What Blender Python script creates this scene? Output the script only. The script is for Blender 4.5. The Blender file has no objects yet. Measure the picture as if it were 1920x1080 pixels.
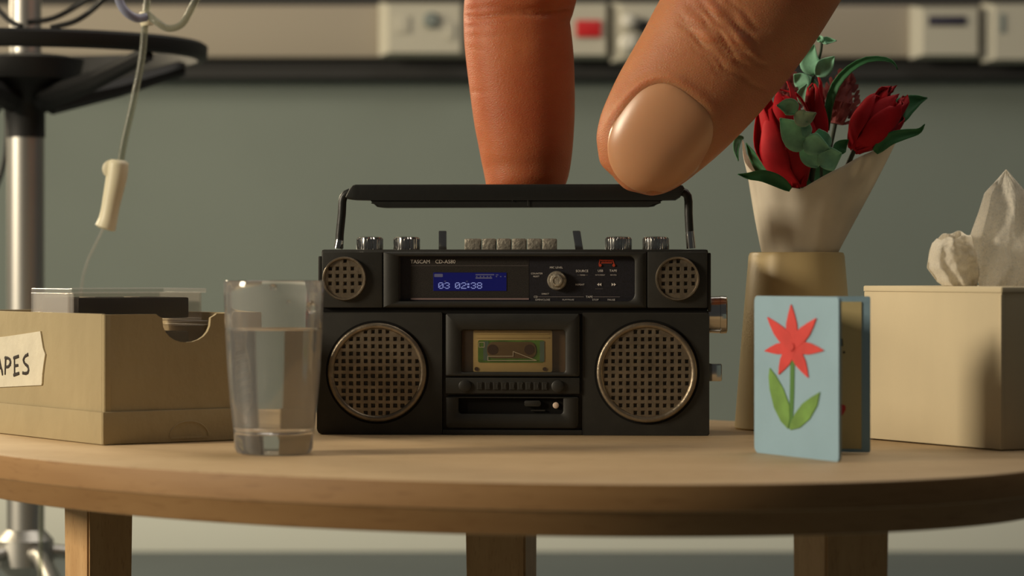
import bpy, bmesh, math, random
import numpy as np
from mathutils import Vector, Matrix, noise as mnoise

# ------------------------------------------------------------------ camera, world, lights, exposure
S = bpy.context.scene
COL = S.collection
F = 5333.0            # focal length in pixels (100 mm on a 36 mm sensor, 1920 px)
ZT = 0.55             # table top height
ZC = ZT + 0.2539      # lens height
HY = 505.0            # horizon row

cam_d = bpy.data.cameras.new('camera')
cam = bpy.data.objects.new('camera', cam_d); COL.objects.link(cam)
cam.location = (0, 0, ZC); cam.rotation_euler = (math.pi/2, 0, 0)
cam_d.lens = 100.0; cam_d.sensor_width = 36.0; cam_d.sensor_fit = 'HORIZONTAL'
cam_d.shift_y = -(540-HY)/1920.0
cam_d.clip_start = 0.1; cam_d.clip_end = 100
cam_d.dof.use_dof = True; cam_d.dof.focus_distance = 4.34; cam_d.dof.aperture_fstop = 3.0
cam_d.dof.aperture_blades = 0
S.camera = cam

W = bpy.data.worlds.new('world'); S.world = W; W.use_nodes = True
W.node_tree.nodes['Background'].inputs[0].default_value = (1.0, 0.97, 0.92, 1)
W.node_tree.nodes['Background'].inputs[1].default_value = 0.035

def area(name, loc, target, size, power, color, size_y=None):
    l = bpy.data.lights.new(name, 'AREA'); l.energy = power; l.color = color
    l.shape = 'RECTANGLE' if size_y else 'SQUARE'; l.size = size
    if size_y: l.size_y = size_y
    o = bpy.data.objects.new(name, l); COL.objects.link(o); o.location = loc
    d = Vector(target) - Vector(loc); o.rotation_euler = d.to_track_quat('-Z', 'Y').to_euler()
    return o
area('window_light', (-2.5, 7.0, 2.0), (0.1, 4.15, 0.70), 0.7, 70, (1.0, 0.84, 0.58))
area('ceiling_light', (0.8, 5.0, 3.3), (0.6, 4.7, 0.0), 2.5, 48, (1.0, 0.92, 0.80))
area('room_light', (-5.7, 2.35, 2.6), (0.1, 4.2, 0.80), 1.3, 335, (1.0, 0.87, 0.66))

S.view_settings.view_transform = 'Standard'; S.view_settings.look = 'None'
S.view_settings.exposure = 0.0; S.view_settings.gamma = 1.0; S.view_settings.use_curve_mapping = False
try:
    S.cycles.max_bounces = 14; S.cycles.transmission_bounces = 12; S.cycles.transparent_max_bounces = 16
    S.cycles.sample_clamp_indirect = 4.0; S.cycles.blur_glossy = 0.6
except Exception: pass

R = random.Random(5)
def P(x, y, d):                       # the point seen at (x, y), at distance d
    return Vector(((x-960)*d/F, d, ZC-(y-HY)*d/F))

# ------------------------------------------------------------------ materials
def new_mat(name):
    m = bpy.data.materials.new(name); m.use_nodes = True
    return m, m.node_tree, m.node_tree.nodes['Principled BSDF']
def mat(name, col, rough=0.6, metal=0.0, var=0.0, vscale=20, bump=0.0, bscale=60, spec=0.5, stretch=(1,1,1), coat=0.0, detail=4, col2=None, bdist=0.002):
    m, nt, b = new_mat(name)
    b.inputs['Base Color'].default_value = (*col, 1); b.inputs['Roughness'].default_value = rough
    b.inputs['Metallic'].default_value = metal; b.inputs['Specular IOR Level'].default_value = spec
    b.inputs['Coat Weight'].default_value = coat
    tc = nt.nodes.new('ShaderNodeTexCoord'); mp = nt.nodes.new('ShaderNodeMapping')
    mp.inputs['Scale'].default_value = stretch
    nt.links.new(tc.outputs['Object'], mp.inputs['Vector'])
    if var > 0 or col2:
        n = nt.nodes.new('ShaderNodeTexNoise'); n.inputs['Scale'].default_value = vscale; n.inputs['Detail'].default_value = detail
        nt.links.new(mp.outputs[0], n.inputs['Vector'])
        r = nt.nodes.new('ShaderNodeValToRGB')
        c2 = col2 if col2 else tuple(c*(1-var) for c in col)
        c1 = tuple(min(1, c*(1+var)) for c in col)
        r.color_ramp.elements[0].position = 0.3; r.color_ramp.elements[1].position = 0.7
        r.color_ramp.elements[0].color = (*c2, 1); r.color_ramp.elements[1].color = (*c1, 1)
        nt.links.new(n.outputs['Fac'], r.inputs['Fac']); nt.links.new(r.outputs[0], b.inputs['Base Color'])
    if bump > 0:
        n2 = nt.nodes.new('ShaderNodeTexNoise'); n2.inputs['Scale'].default_value = bscale; n2.inputs['Detail'].default_value = 5
        nt.links.new(mp.outputs[0], n2.inputs['Vector'])
        bp = nt.nodes.new('ShaderNodeBump'); bp.inputs['Strength'].default_value = bump; bp.inputs['Distance'].default_value = bdist
        nt.links.new(n2.outputs['Fac'], bp.inputs['Height']); nt.links.new(bp.outputs[0], b.inputs['Normal'])
    return m
def glass_mat(name, ior, col=(1,1,1), rough=0.0):
    m, nt, b = new_mat(name)
    b.inputs['Base Color'].default_value = (*col, 1); b.inputs['Transmission Weight'].default_value = 1
    b.inputs['IOR'].default_value = ior; b.inputs['Roughness'].default_value = rough
    return m
def clear_sheet(name, tint=(0.93,0.92,0.90), diff=0.10, gloss=0.10, dcol=(0.8,0.78,0.75)):
    m, nt, b = new_mat(name); out = nt.nodes['Material Output']
    t = nt.nodes.new('ShaderNodeBsdfTransparent'); t.inputs[0].default_value = (*tint, 1)
    b.inputs['Base Color'].default_value = (*dcol, 1); b.inputs['Roughness'].default_value = 0.15
    lw = nt.nodes.new('ShaderNodeLayerWeight'); lw.inputs['Blend'].default_value = 0.35
    ma = nt.nodes.new('ShaderNodeMath'); ma.operation = 'MULTIPLY_ADD'; ma.inputs[1].default_value = gloss*4; ma.inputs[2].default_value = diff
    ma.use_clamp = True
    nt.links.new(lw.outputs['Facing'], ma.inputs[0])
    mx = nt.nodes.new('ShaderNodeMixShader')
    nt.links.new(ma.outputs[0], mx.inputs[0]); nt.links.new(t.outputs[0], mx.inputs[1]); nt.links.new(b.outputs[0], mx.inputs[2])
    nt.links.new(mx.outputs[0], out.inputs[0])
    return m
def sheet_mat(name, col, trans=0.35, var=0.12, vscale=25, alpha=0.0, rough=0.8, bump=0.3, bscale=60, hole_scale=0, tcol=None):
    """thin paper or petal: diffuse front plus light coming through"""
    m, nt, b = new_mat(name); out = nt.nodes['Material Output']
    tc = nt.nodes.new('ShaderNodeTexCoord')
    n = nt.nodes.new('ShaderNodeTexNoise'); n.inputs['Scale'].default_value = vscale; n.inputs['Detail'].default_value = 5
    nt.links.new(tc.outputs['Object'], n.inputs['Vector'])
    r = nt.nodes.new('ShaderNodeValToRGB'); r.color_ramp.elements[0].position = 0.3; r.color_ramp.elements[1].position = 0.7
    r.color_ramp.elements[0].color = (*[c*(1-var) for c in col], 1); r.color_ramp.elements[1].color = (*[min(1, c*(1+var)) for c in col], 1)
    nt.links.new(n.outputs['Fac'], r.inputs['Fac']); nt.links.new(r.outputs[0], b.inputs['Base Color'])
    b.inputs['Roughness'].default_value = rough; b.inputs['Specular IOR Level'].default_value = 0.25
    n2 = nt.nodes.new('ShaderNodeTexNoise'); n2.inputs['Scale'].default_value = bscale; nt.links.new(tc.outputs['Object'], n2.inputs['Vector'])
    bp = nt.nodes.new('ShaderNodeBump'); bp.inputs['Strength'].default_value = bump; bp.inputs['Distance'].default_value = 0.003
    nt.links.new(n2.outputs['Fac'], bp.inputs['Height']); nt.links.new(bp.outputs[0], b.inputs['Normal'])
    t = nt.nodes.new('ShaderNodeBsdfTranslucent'); nt.links.new(r.outputs[0], t.inputs[0])
    mx = nt.nodes.new('ShaderNodeMixShader'); mx.inputs[0].default_value = trans
    nt.links.new(b.outputs[0], mx.inputs[1]); nt.links.new(t.outputs[0], mx.inputs[2])
    last = mx
    if alpha > 0:
        tr = nt.nodes.new('ShaderNodeBsdfTransparent'); mx2 = nt.nodes.new('ShaderNodeMixShader')
        mx2.inputs[0].default_value = alpha
        if hole_scale:
            v = nt.nodes.new('ShaderNodeTexNoise'); v.inputs['Scale'].default_value = hole_scale; v.inputs['Detail'].default_value = 1
            nt.links.new(tc.outputs['Object'], v.inputs['Vector'])
            rr = nt.nodes.new('ShaderNodeMapRange'); rr.inputs[1].default_value = 0.50; rr.inputs[2].default_value = 0.66
            rr.inputs[3].default_value = alpha*0.8; rr.inputs[4].default_value = min(1, alpha*1.5)
            nt.links.new(v.outputs['Fac'], rr.inputs[0]); nt.links.new(rr.outputs[0], mx2.inputs[0])
        nt.links.new(mx.outputs[0], mx2.inputs[1]); nt.links.new(tr.outputs[0], mx2.inputs[2]); last = mx2
    nt.links.new(last.outputs[0], out.inputs[0])
    return m
def wood(name, c_lo, c_hi, stretch, rough=0.55, scale=9):
    m, nt, b = new_mat(name)
    tc = nt.nodes.new('ShaderNodeTexCoord'); mp = nt.nodes.new('ShaderNodeMapping'); mp.inputs['Scale'].default_value = stretch
    nt.links.new(tc.outputs['Object'], mp.inputs['Vector'])
    n = nt.nodes.new('ShaderNodeTexNoise'); n.inputs['Scale'].default_value = scale; n.inputs['Detail'].default_value = 6; n.inputs['Distortion'].default_value = 0.6
    nt.links.new(mp.outputs[0], n.inputs['Vector'])
    r = nt.nodes.new('ShaderNodeValToRGB'); r.color_ramp.elements[0].position = 0.25; r.color_ramp.elements[1].position = 0.75
    r.color_ramp.elements[0].color = (*c_lo, 1); r.color_ramp.elements[1].color = (*c_hi, 1)
    nt.links.new(n.outputs['Fac'], r.inputs['Fac'])
    n2 = nt.nodes.new('ShaderNodeTexNoise'); n2.inputs['Scale'].default_value = scale*9; n2.inputs['Detail'].default_value = 3
    nt.links.new(mp.outputs[0], n2.inputs['Vector'])
    r2 = nt.nodes.new('ShaderNodeValToRGB'); r2.color_ramp.elements[0].position = 0.33; r2.color_ramp.elements[1].position = 0.42
    r2.color_ramp.elements[0].color = (0.72, 0.66, 0.6, 1); r2.color_ramp.elements[1].color = (1, 1, 1, 1)
    nt.links.new(n2.outputs['Fac'], r2.inputs['Fac'])
    mx = nt.nodes.new('ShaderNodeMixRGB'); mx.blend_type = 'MULTIPLY'; mx.inputs[0].default_value = 0.6
    nt.links.new(r.outputs[0], mx.inputs[1]); nt.links.new(r2.outputs[0], mx.inputs[2]); nt.links.new(mx.outputs[0], b.inputs['Base Color'])
    b.inputs['Roughness'].default_value = rough; b.inputs['Specular IOR Level'].default_value = 0.35
    bp = nt.nodes.new('ShaderNodeBump'); bp.inputs['Strength'].default_value = 0.12; bp.inputs['Distance'].default_value = 0.002
    nt.links.new(n2.outputs['Fac'], bp.inputs['Height']); nt.links.new(bp.outputs[0], b.inputs['Normal'])
    return m

M = {}
M['wall'] = mat('wall_paint', (0.195, 0.229, 0.205), 0.85, var=0.03, vscale=3)
M['floor'] = mat('floor_vinyl', (0.112, 0.135, 0.14), 0.7, var=0.04, vscale=2)
M['skirting'] = mat('skirting_paint', (0.72, 0.74, 0.66), 0.6)
M['trunking'] = mat('trunking_plastic', (0.34, 0.30, 0.24), 0.5)
M['gap'] = mat('dark_gap', (0.03, 0.03, 0.03), 0.8)
M['socket'] = mat('socket_plastic', (0.50, 0.48, 0.40), 0.45)
M['fitting'] = mat('fitting_plastic', (0.72, 0.70, 0.62), 0.3)
M['red'] = mat('red_switch', (0.55, 0.015, 0.02), 0.4)
M['slot'] = mat('slot_dark', (0.03, 0.028, 0.05), 0.5)
M['grey_mark'] = mat('grey_mark', (0.20, 0.23, 0.22), 0.6)
M['chrome'] = mat('chrome', (0.66, 0.65, 0.62), 0.16, metal=1.0, bump=0.04, bscale=90)
M['steel'] = mat('brushed_steel', (0.50, 0.485, 0.45), 0.45, metal=1.0)
M['black'] = mat('black_plastic', (0.021, 0.020, 0.0165), 0.5, bump=0.10, bscale=220, var=0.15, vscale=40, spec=0.45, bdist=0.001)
M['black_shade'] = mat('black_plastic_shaded', (0.007, 0.0065, 0.006), 0.75, spec=0.15)  # darker copy of the black plastic, recess shade put into its colour
M['handle'] = mat('handle_black', (0.012, 0.0125, 0.011), 0.42, bump=0.2, bscale=70)
M['ivblack'] = mat('stand_black_plastic', (0.006, 0.006, 0.006), 0.6)
M['bronze'] = mat('grille_bronze', (0.27, 0.22, 0.16), 0.40, metal=0.85, bump=0.35, bscale=170, var=0.2, vscale=60)
M['grille_shade'] = mat('grille_shade', (0.05, 0.04, 0.028), 0.5, metal=0.5)  # dark copy of the bronze: shade in the pits painted on their floors
M['silver'] = mat('silver_paint', (0.42, 0.38, 0.31), 0.45, metal=0.7, bump=0.7, bscale=190, var=0.2, vscale=90)
M['print'] = mat('panel_print', (0.016, 0.013, 0.011), 0.55, var=0.7, vscale=700, detail=1)
M['print2'] = mat('panel_print_blue', (0.007, 0.006, 0.011), 0.55, var=0.5, vscale=500, detail=1)
M['ink'] = mat('light_ink', (0.75, 0.70, 0.66), 0.6)
M['inkdim'] = mat('dim_ink', (0.20, 0.17, 0.165), 0.6)
M['inkred'] = mat('red_ink', (0.45, 0.045, 0.012), 0.6)
M['pinkline'] = mat('pink_ink', (0.26, 0.17, 0.16), 0.6)
def screen(name, col, e):
    m, nt, b = new_mat(name); b.inputs['Base Color'].default_value = (*[c*0.5 for c in col], 1)
    b.inputs['Emission Color'].default_value = (*col, 1); b.inputs['Emission Strength'].default_value = e; b.inputs['Roughness'].default_value = 0.3
    return m
M['lcd'] = screen('display_blue', (0.005, 0.006, 0.075), 0.6)
M['digit'] = screen('display_digits', (0.20, 0.23, 0.50), 0.7)
M['cream'] = mat('cassette_cream', (0.62, 0.50, 0.27), 0.6, var=0.06, vscale=30)
M['green'] = mat('label_green', (0.10, 0.26, 0.035), 0.6, var=0.3, vscale=60)
M['bluegreen'] = mat('label_blue', (0.11, 0.20, 0.21), 0.6)
M['brownwin'] = mat('cassette_window', (0.17, 0.115, 0.06), 0.5)
M['hub'] = mat('cassette_hub', (0.05, 0.018, 0.012), 0.6)
M['bay'] = mat('bay_brown', (0.17, 0.11, 0.075), 0.6, var=0.2, vscale=30)
M['whitedot'] = mat('white_dot', (0.75, 0.58, 0.46), 0.5)
M['pane'] = clear_sheet('door_window_pane', (0.86, 0.83, 0.76), 0.02, 0.03)
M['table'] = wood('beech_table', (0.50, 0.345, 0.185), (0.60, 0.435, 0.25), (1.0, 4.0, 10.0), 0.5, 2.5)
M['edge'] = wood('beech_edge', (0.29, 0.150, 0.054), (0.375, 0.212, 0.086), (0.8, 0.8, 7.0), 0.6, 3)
M['leg'] = wood('beech_leg', (0.52, 0.30, 0.13), (0.64, 0.40, 0.19), (7, 7, 0.9), 0.5, 6)
M['card'] = mat('kraft_card', (0.41, 0.33, 0.195), 0.85, var=0.06, vscale=9, bump=0.55, bscale=38, stretch=(1,1,0.75), spec=0.2, bdist=0.004)
M['label'] = mat('label_tape', (0.70, 0.64, 0.50), 0.8, var=0.06, vscale=30, bump=0.7, bscale=42, bdist=0.004)
M['marker'] = mat('marker_ink', (0.035, 0.025, 0.018), 0.7)
M['clear'] = clear_sheet('clear_case_plastic', (0.95, 0.93, 0.91), 0.022, 0.10)
M['tapegrey'] = mat('tape_grey', (0.13, 0.13, 0.125), 0.4)
M['tapeblack'] = mat('tape_black', (0.008, 0.008, 0.008), 0.4)
M['glass'] = glass_mat('tumbler_glass', 1.47, (0.97, 0.96, 0.94)); M['glass'].node_tree.nodes['Principled BSDF'].inputs['Transmission Weight'].default_value = 0.91
M['water'] = glass_mat('water', 1.333, (0.985, 0.99, 0.985))
M['vase'] = mat('vase_cream', (0.70, 0.54, 0.27), 0.42, var=0.05, vscale=6, bump=0.12, bscale=22, spec=0.4)
M['wrap'] = sheet_mat('wrap_paper', (0.84, 0.77, 0.64), 0.30, 0.05, 16, bump=0.35, bscale=40, alpha=0.04)
M['petal'] = sheet_mat('petal_red', (0.50, 0.010, 0.018), 0.22, 0.35, 16, rough=0.7)
M['petal_dark'] = sheet_mat('petal_dull', (0.34, 0.105, 0.10), 0.2, 0.3, 30)
M['euc'] = sheet_mat('leaf_blue_green', (0.29, 0.61, 0.42), 0.18, 0.35, 30, rough=0.6)
M['euc_pale'] = sheet_mat('leaf_pale_green', (0.45, 0.62, 0.44), 0.18, 0.3, 30, rough=0.6)
M['leaf'] = sheet_mat('leaf_dark_green', (0.065, 0.23, 0.095), 0.2, 0.25, 22, rough=0.55)
M['stem'] = mat('stem_dark', (0.035, 0.05, 0.03), 0.7)
M['blue'] = mat('card_blue', (0.29, 0.435, 0.53), 0.8, var=0.04, vscale=12, bump=0.25, bscale=80, spec=0.2)
M['blue_in'] = mat('card_blue_inside', (0.10, 0.19, 0.24), 0.8, bump=0.2, bscale=80)
M['page'] = mat('page_cream', (0.62, 0.50, 0.24), 0.8)
M['cutred'] = mat('cut_paper_red', (0.62, 0.050, 0.045), 0.75, var=0.12, vscale=30, bump=0.3, bscale=60)
M['cutgreen'] = mat('cut_paper_green', (0.155, 0.30, 0.062), 0.75, var=0.2, vscale=30, bump=0.3, bscale=60)
M['cutstem'] = mat('cut_paper_stem', (0.08, 0.20, 0.045), 0.75)
M['tbox'] = mat('tissue_box_card', (0.64, 0.54, 0.36), 0.75, var=0.06, vscale=4, stretch=(1.6,1.6,0.6), bump=0.12, bscale=60, spec=0.25)
M['tissue'] = sheet_mat('tissue_paper', (0.90, 0.86, 0.77), 0.5, 0.02, 90, alpha=0.18, rough=0.9, bump=0.15, bscale=260, hole_scale=330)
M['tissue_thin'] = sheet_mat('tissue_gauze', (0.92, 0.88, 0.80), 0.5, 0.02, 60, alpha=0.30, rough=0.9, bump=0.1, bscale=260, hole_scale=260)
M['tube'] = clear_sheet('clear_tube', (0.66, 0.68, 0.62), 0.22, 0.10, (0.40, 0.41, 0.34))
M['clamp'] = mat('clamp_plastic', (0.72, 0.66, 0.47), 0.45)
M['bluetube'] = clear_sheet('blue_tube', (0.40, 0.43, 0.55), 0.55, 0.14, (0.36, 0.38, 0.50))

# skin
m, nt, b = new_mat('skin'); M['skin'] = m
tc = nt.nodes.new('ShaderNodeTexCoord')
n = nt.nodes.new('ShaderNodeTexNoise'); n.inputs['Scale'].default_value = 9; n.inputs['Detail'].default_value = 5
r = nt.nodes.new('ShaderNodeValToRGB'); r.color_ramp.elements[0].position = 0.3; r.color_ramp.elements[1].position = 0.72
r.color_ramp.elements[0].color = (0.47, 0.165, 0.075, 1); r.color_ramp.elements[1].color = (0.60, 0.27, 0.125, 1)
nt.links.new(tc.outputs['Object'], n.inputs['Vector']); nt.links.new(n.outputs['Fac'], r.inputs['Fac'])
sp = nt.nodes.new('ShaderNodeSeparateXYZ'); nt.links.new(tc.outputs['Object'], sp.inputs[0])      # the forefinger is tinted redder and darker than the thumb
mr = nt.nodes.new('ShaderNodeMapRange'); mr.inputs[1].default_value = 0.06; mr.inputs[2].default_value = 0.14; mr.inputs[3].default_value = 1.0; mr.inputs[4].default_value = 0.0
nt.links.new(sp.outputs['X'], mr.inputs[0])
tint_ = nt.nodes.new('ShaderNodeMixRGB'); tint_.blend_type = 'MULTIPLY'; tint_.inputs[2].default_value = (0.92, 0.66, 0.54, 1)
nt.links.new(mr.outputs[0], tint_.inputs[0]); nt.links.new(r.outputs[0], tint_.inputs[1]); nt.links.new(tint_.outputs[0], b.inputs['Base Color'])
b.inputs['Subsurface Weight'].default_value = 0.65; b.inputs['Subsurface Radius'].default_value = (1.0, 0.22, 0.08); b.inputs['Subsurface Scale'].default_value = 0.045
b.inputs['Roughness'].default_value = 0.52; b.inputs['Specular IOR Level'].default_value = 0.36
v = nt.nodes.new('ShaderNodeTexVoronoi'); v.inputs['Scale'].default_value = 210; v.feature = 'DISTANCE_TO_EDGE'
mp = nt.nodes.new('ShaderNodeMapping'); mp.inputs['Scale'].default_value = (1.0, 1.0, 1.6); mp.inputs['Rotation'].default_value = (0, 0.6, 0)
nt.links.new(tc.outputs['Object'], mp.inputs['Vector']); nt.links.new(mp.outputs[0], v.inputs['Vector'])
bp = nt.nodes.new('ShaderNodeBump'); bp.inputs['Strength'].default_value = 0.38; bp.inputs['Distance'].default_value = 0.002
nt.links.new(v.outputs['Distance'], bp.inputs['Height'])
n3 = nt.nodes.new('ShaderNodeTexNoise'); n3.inputs['Scale'].default_value = 55; n3.inputs['Detail'].default_value = 4
nt.links.new(tc.outputs['Object'], n3.inputs['Vector'])
bp2 = nt.nodes.new('ShaderNodeBump'); bp2.inputs['Strength'].default_value = 0.22; bp2.inputs['Distance'].default_value = 0.003
nt.links.new(n3.outputs['Fac'], bp2.inputs['Height']); nt.links.new(bp.outputs[0], bp2.inputs['Normal']); nt.links.new(bp2.outputs[0], b.inputs['Normal'])
m, nt, b = new_mat('nail'); M['nail'] = m
b.inputs['Base Color'].default_value = (0.68, 0.325, 0.175, 1); b.inputs['Roughness'].default_value = 0.30
b.inputs['Subsurface Weight'].default_value = 0.3; b.inputs['Subsurface Radius'].default_value = (1.0, 0.35, 0.2); b.inputs['Subsurface Scale'].default_value = 0.02
tc = nt.nodes.new('ShaderNodeTexCoord'); wv = nt.nodes.new('ShaderNodeTexNoise'); wv.inputs['Scale'].default_value = 30
mp = nt.nodes.new('ShaderNodeMapping'); mp.inputs['Rotation'].default_value = (0, math.radians(-35), 0); mp.inputs['Scale'].default_value = (3.0, 1, 0.15)
nt.links.new(tc.outputs['Object'], mp.inputs['Vector']); nt.links.new(mp.outputs[0], wv.inputs['Vector'])
bp = nt.nodes.new('ShaderNodeBump'); bp.inputs['Strength'].default_value = 0.03; bp.inputs['Distance'].default_value = 0.003
nt.links.new(wv.outputs['Fac'], bp.inputs['Height']); nt.links.new(bp.outputs[0], b.inputs['Normal'])

# ------------------------------------------------------------------ builders
def thing(name, label, cat, loc=(0,0,0), rz=0.0, group=None):
    o = bpy.data.objects.new(name, None); o.empty_display_size = 0.05; COL.objects.link(o)
    o.location = loc; o.rotation_euler = (0, 0, rz); o['label'] = label; o['category'] = cat
    if group: o['group'] = group
    return o
def link(name, me, material, parent=None, smooth=True, ang=35, label=None):
    me.materials.clear(); me.materials.append(material)
    if smooth:
        for p in me.polygons: p.use_smooth = True
        try: me.set_sharp_from_angle(angle=math.radians(ang))
        except Exception: pass
    me.name = name
    o = bpy.data.objects.new(name, me); COL.objects.link(o)
    if parent: o.parent = parent
    if label: o['label'] = label
    return o
def tag(o, label, cat, group=None):
    o['label'] = label; o['category'] = cat
    if group: o['group'] = group
    return o
def structure(o): o['kind'] = 'structure'; return o
def bm_mesh(bm):
    bmesh.ops.recalc_face_normals(bm, faces=bm.faces)
    me = bpy.data.meshes.new('m'); bm.to_mesh(me); bm.free(); return me
def add_box(bm, x0, x1, y0, y1, z0, z1, bevel=0.0, seg=2):
    g = bmesh.ops.create_cube(bm, size=1.0)
    for v in g['verts']:
        v.co = Vector(((x0+x1)/2+v.co.x*(x1-x0), (y0+y1)/2+v.co.y*(y1-y0), (z0+z1)/2+v.co.z*(z1-z0)))
    if bevel > 0:
        es = list({e for v in g['verts'] for e in v.link_edges})
        bmesh.ops.bevel(bm, geom=es, offset=bevel, segments=seg, profile=0.6, affect='EDGES')
def box(name, material, parent, x0, x1, y0, y1, z0, z1, bevel=0.0, seg=2, label=None):
    bm = bmesh.new(); add_box(bm, x0, x1, y0, y1, z0, z1, bevel, seg)
    return link(name, bm_mesh(bm), material, parent, label=label)
def add_lathe(bm, prof, n=64, T=None, cap0=True, cap1=True, rf=None):
    """profile [(r, z)] turned about z, then moved by the matrix T; rf(angle, i) scales the radius"""
    rings = []
    for i, (rr, z) in enumerate(prof):
        ring = []
        for k in range(n):
            a = 2*math.pi*k/n; q = rr*(rf(a, i) if rf else 1)
            v = Vector((q*math.cos(a), q*math.sin(a), z))
            ring.append(bm.verts.new(T @ v if T else v))
        rings.append(ring)
    for a, b2 in zip(rings[:-1], rings[1:]):
        for k in range(n): bm.faces.new((a[k], a[(k+1) % n], b2[(k+1) % n], b2[k]))
    if cap0: bm.faces.new(rings[0][::-1])
    if cap1: bm.faces.new(rings[-1])
def lathe(name, material, parent, prof, n=64, T=None, cap0=True, cap1=True, rf=None, ang=35, label=None):
    bm = bmesh.new(); add_lathe(bm, prof, n, T, cap0, cap1, rf)
    return link(name, bm_mesh(bm), material, parent, ang=ang, label=label)
def add_prism(bm, pts, y0, y1, bevel=0.0):
    """outline [(x, z)] between depths y0 (front) and y1"""
    a = [bm.verts.new((x, y0, z)) for x, z in pts]; b2 = [bm.verts.new((x, y1, z)) for x, z in pts]
    n = len(pts); fs = [bm.faces.new(a), bm.faces.new(b2[::-1])]
    for k in range(n): fs.append(bm.faces.new((a[k], b2[k], b2[(k+1) % n], a[(k+1) % n])))
    if bevel > 0:
        bmesh.ops.bevel(bm, geom=list(fs[0].edges), offset=bevel, segments=2, profile=0.6, affect='EDGES')
def prism(name, material, parent, pts, y0, y1, bevel=0.0, label=None):
    bm = bmesh.new(); add_prism(bm, pts, y0, y1, bevel)
    return link(name, bm_mesh(bm), material, parent, label=label)
def rrect(x0, x1, z0, z1, rad, n=5):
    """rounded rectangle, the same number of points whatever the radii; rad = one or four (bl, br, tr, tl)"""
    if not isinstance(rad, (tuple, list)): rad = (rad,)*4
    out = []
    for (cx, cz, a0, rr) in ((x0, z0, 180, rad[0]), (x1, z0, 270, rad[1]), (x1, z1, 0, rad[2]), (x0, z1, 90, rad[3])):
        rr = max(rr, 1e-5); sx = 1 if cx == x0 else -1; sz = 1 if cz == z0 else -1
        for k in range(n+1):
            a = math.radians(a0 + 90*k/n); out.append((cx+sx*rr+rr*math.cos(a), cz+sz*rr+rr*math.sin(a)))
    return out
def frame(name, material, parent, outer, inner, y0, y1, bevel=0.0015, label=None):
    bm = bmesh.new(); n = len(outer)
    def ring(pts, y): return [bm.verts.new((x, y, z)) for x, z in pts]
    oc = Vector((sum(p[0] for p in outer)/n, sum(p[1] for p in outer)/n))
    def inset(pts, d):
        res = []
        for i in range(n):
            a = Vector(pts[i-1]); c = Vector(pts[(i+1) % n]); t = (c-a).normalized(); res.append((pts[i][0]-t.y*d, pts[i][1]+t.x*d))
        return res
    oB = ring(outer, y1); oM = ring(outer, y0+bevel); oF = ring(inset(outer, bevel), y0)
    iF = ring(inset(inner, -bevel), y0); iM = ring(inner, y0+bevel); iB = ring(inner, y1)
    seq = [oB, oM, oF, iF, iM, iB, oB]
    for a, b2 in zip(seq[:-1], seq[1:]):
        for k in range(n): bm.faces.new((a[k], a[(k+1) % n], b2[(k+1) % n], b2[k]))
    return link(name, bm_mesh(bm), material, parent, ang=50, label=label)
def smooth_path(pts, n=8):
    pts = [Vector(p) for p in pts]
    if len(pts) < 3: return pts
    out = []
    ext = [pts[0]*2-pts[1]] + pts + [pts[-1]*2-pts[-2]]
    for i in range(1, len(ext)-2):
        p0, p1, p2, p3 = ext[i-1:i+3]
        for k in range(n):
            t = k/n
            out.append(0.5*((2*p1)+(-p0+p2)*t+(2*p0-5*p1+4*p2-p3)*t*t+(-p0+3*p1-3*p2+p3)*t**3))
    out.append(pts[-1]); return out
def add_tube(bm, pts, rad, n=10, closed=False, flat=1.0):
    pts = [Vector(p) for p in pts]; N = len(pts)
    if not isinstance(rad, (list, tuple)): rad = [rad]*N
    T = []
    for i in range(N):
        a = pts[(i-1) % N] if (closed or i > 0) else pts[i]; c = pts[(i+1) % N] if (closed or i < N-1) else pts[i]
        T.append((c-a).normalized())
    u = T[0].orthogonal().normalized(); rings = []
    for i in range(N):
        u = (u - T[i]*u.dot(T[i])).normalized(); w = T[i].cross(u)
        rings.append([bm.verts.new(pts[i]+(u*math.cos(2*math.pi*k/n)+w*flat*math.sin(2*math.pi*k/n))*rad[i]) for k in range(n)])
    pairs = list(zip(rings[:-1], rings[1:])) + ([(rings[-1], rings[0])] if closed else [])
    for a, b2 in pairs:
        for k in range(n): bm.faces.new((a[k], a[(k+1) % n], b2[(k+1) % n], b2[k]))
    if not closed: bm.faces.new(rings[0][::-1]); bm.faces.new(rings[-1])
def tube(name, material, parent, pts, rad, n=10, closed=False, label=None, ang=60):
    bm = bmesh.new(); add_tube(bm, pts, rad, n, closed)
    return link(name, bm_mesh(bm), material, parent, ang=ang, label=label)
def grid_mesh(f, nu, nv):
    vs = [f(i/nu, j/nv) for j in range(nv+1) for i in range(nu+1)]
    fs = [(j*(nu+1)+i, j*(nu+1)+i+1, (j+1)*(nu+1)+i+1, (j+1)*(nu+1)+i) for j in range(nv) for i in range(nu)]
    me = bpy.data.meshes.new('m'); me.from_pydata([tuple(v) for v in vs], [], fs); me.update(); return me
def sheet(name, material, parent, f, nu, nv, thick=0.0012, label=None):
    o = link(name, grid_mesh(f, nu, nv), material, parent, ang=80, label=label)
    md = o.modifiers.new('thickness', 'SOLIDIFY'); md.thickness = thick; md.offset = 0
    return o
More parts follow.
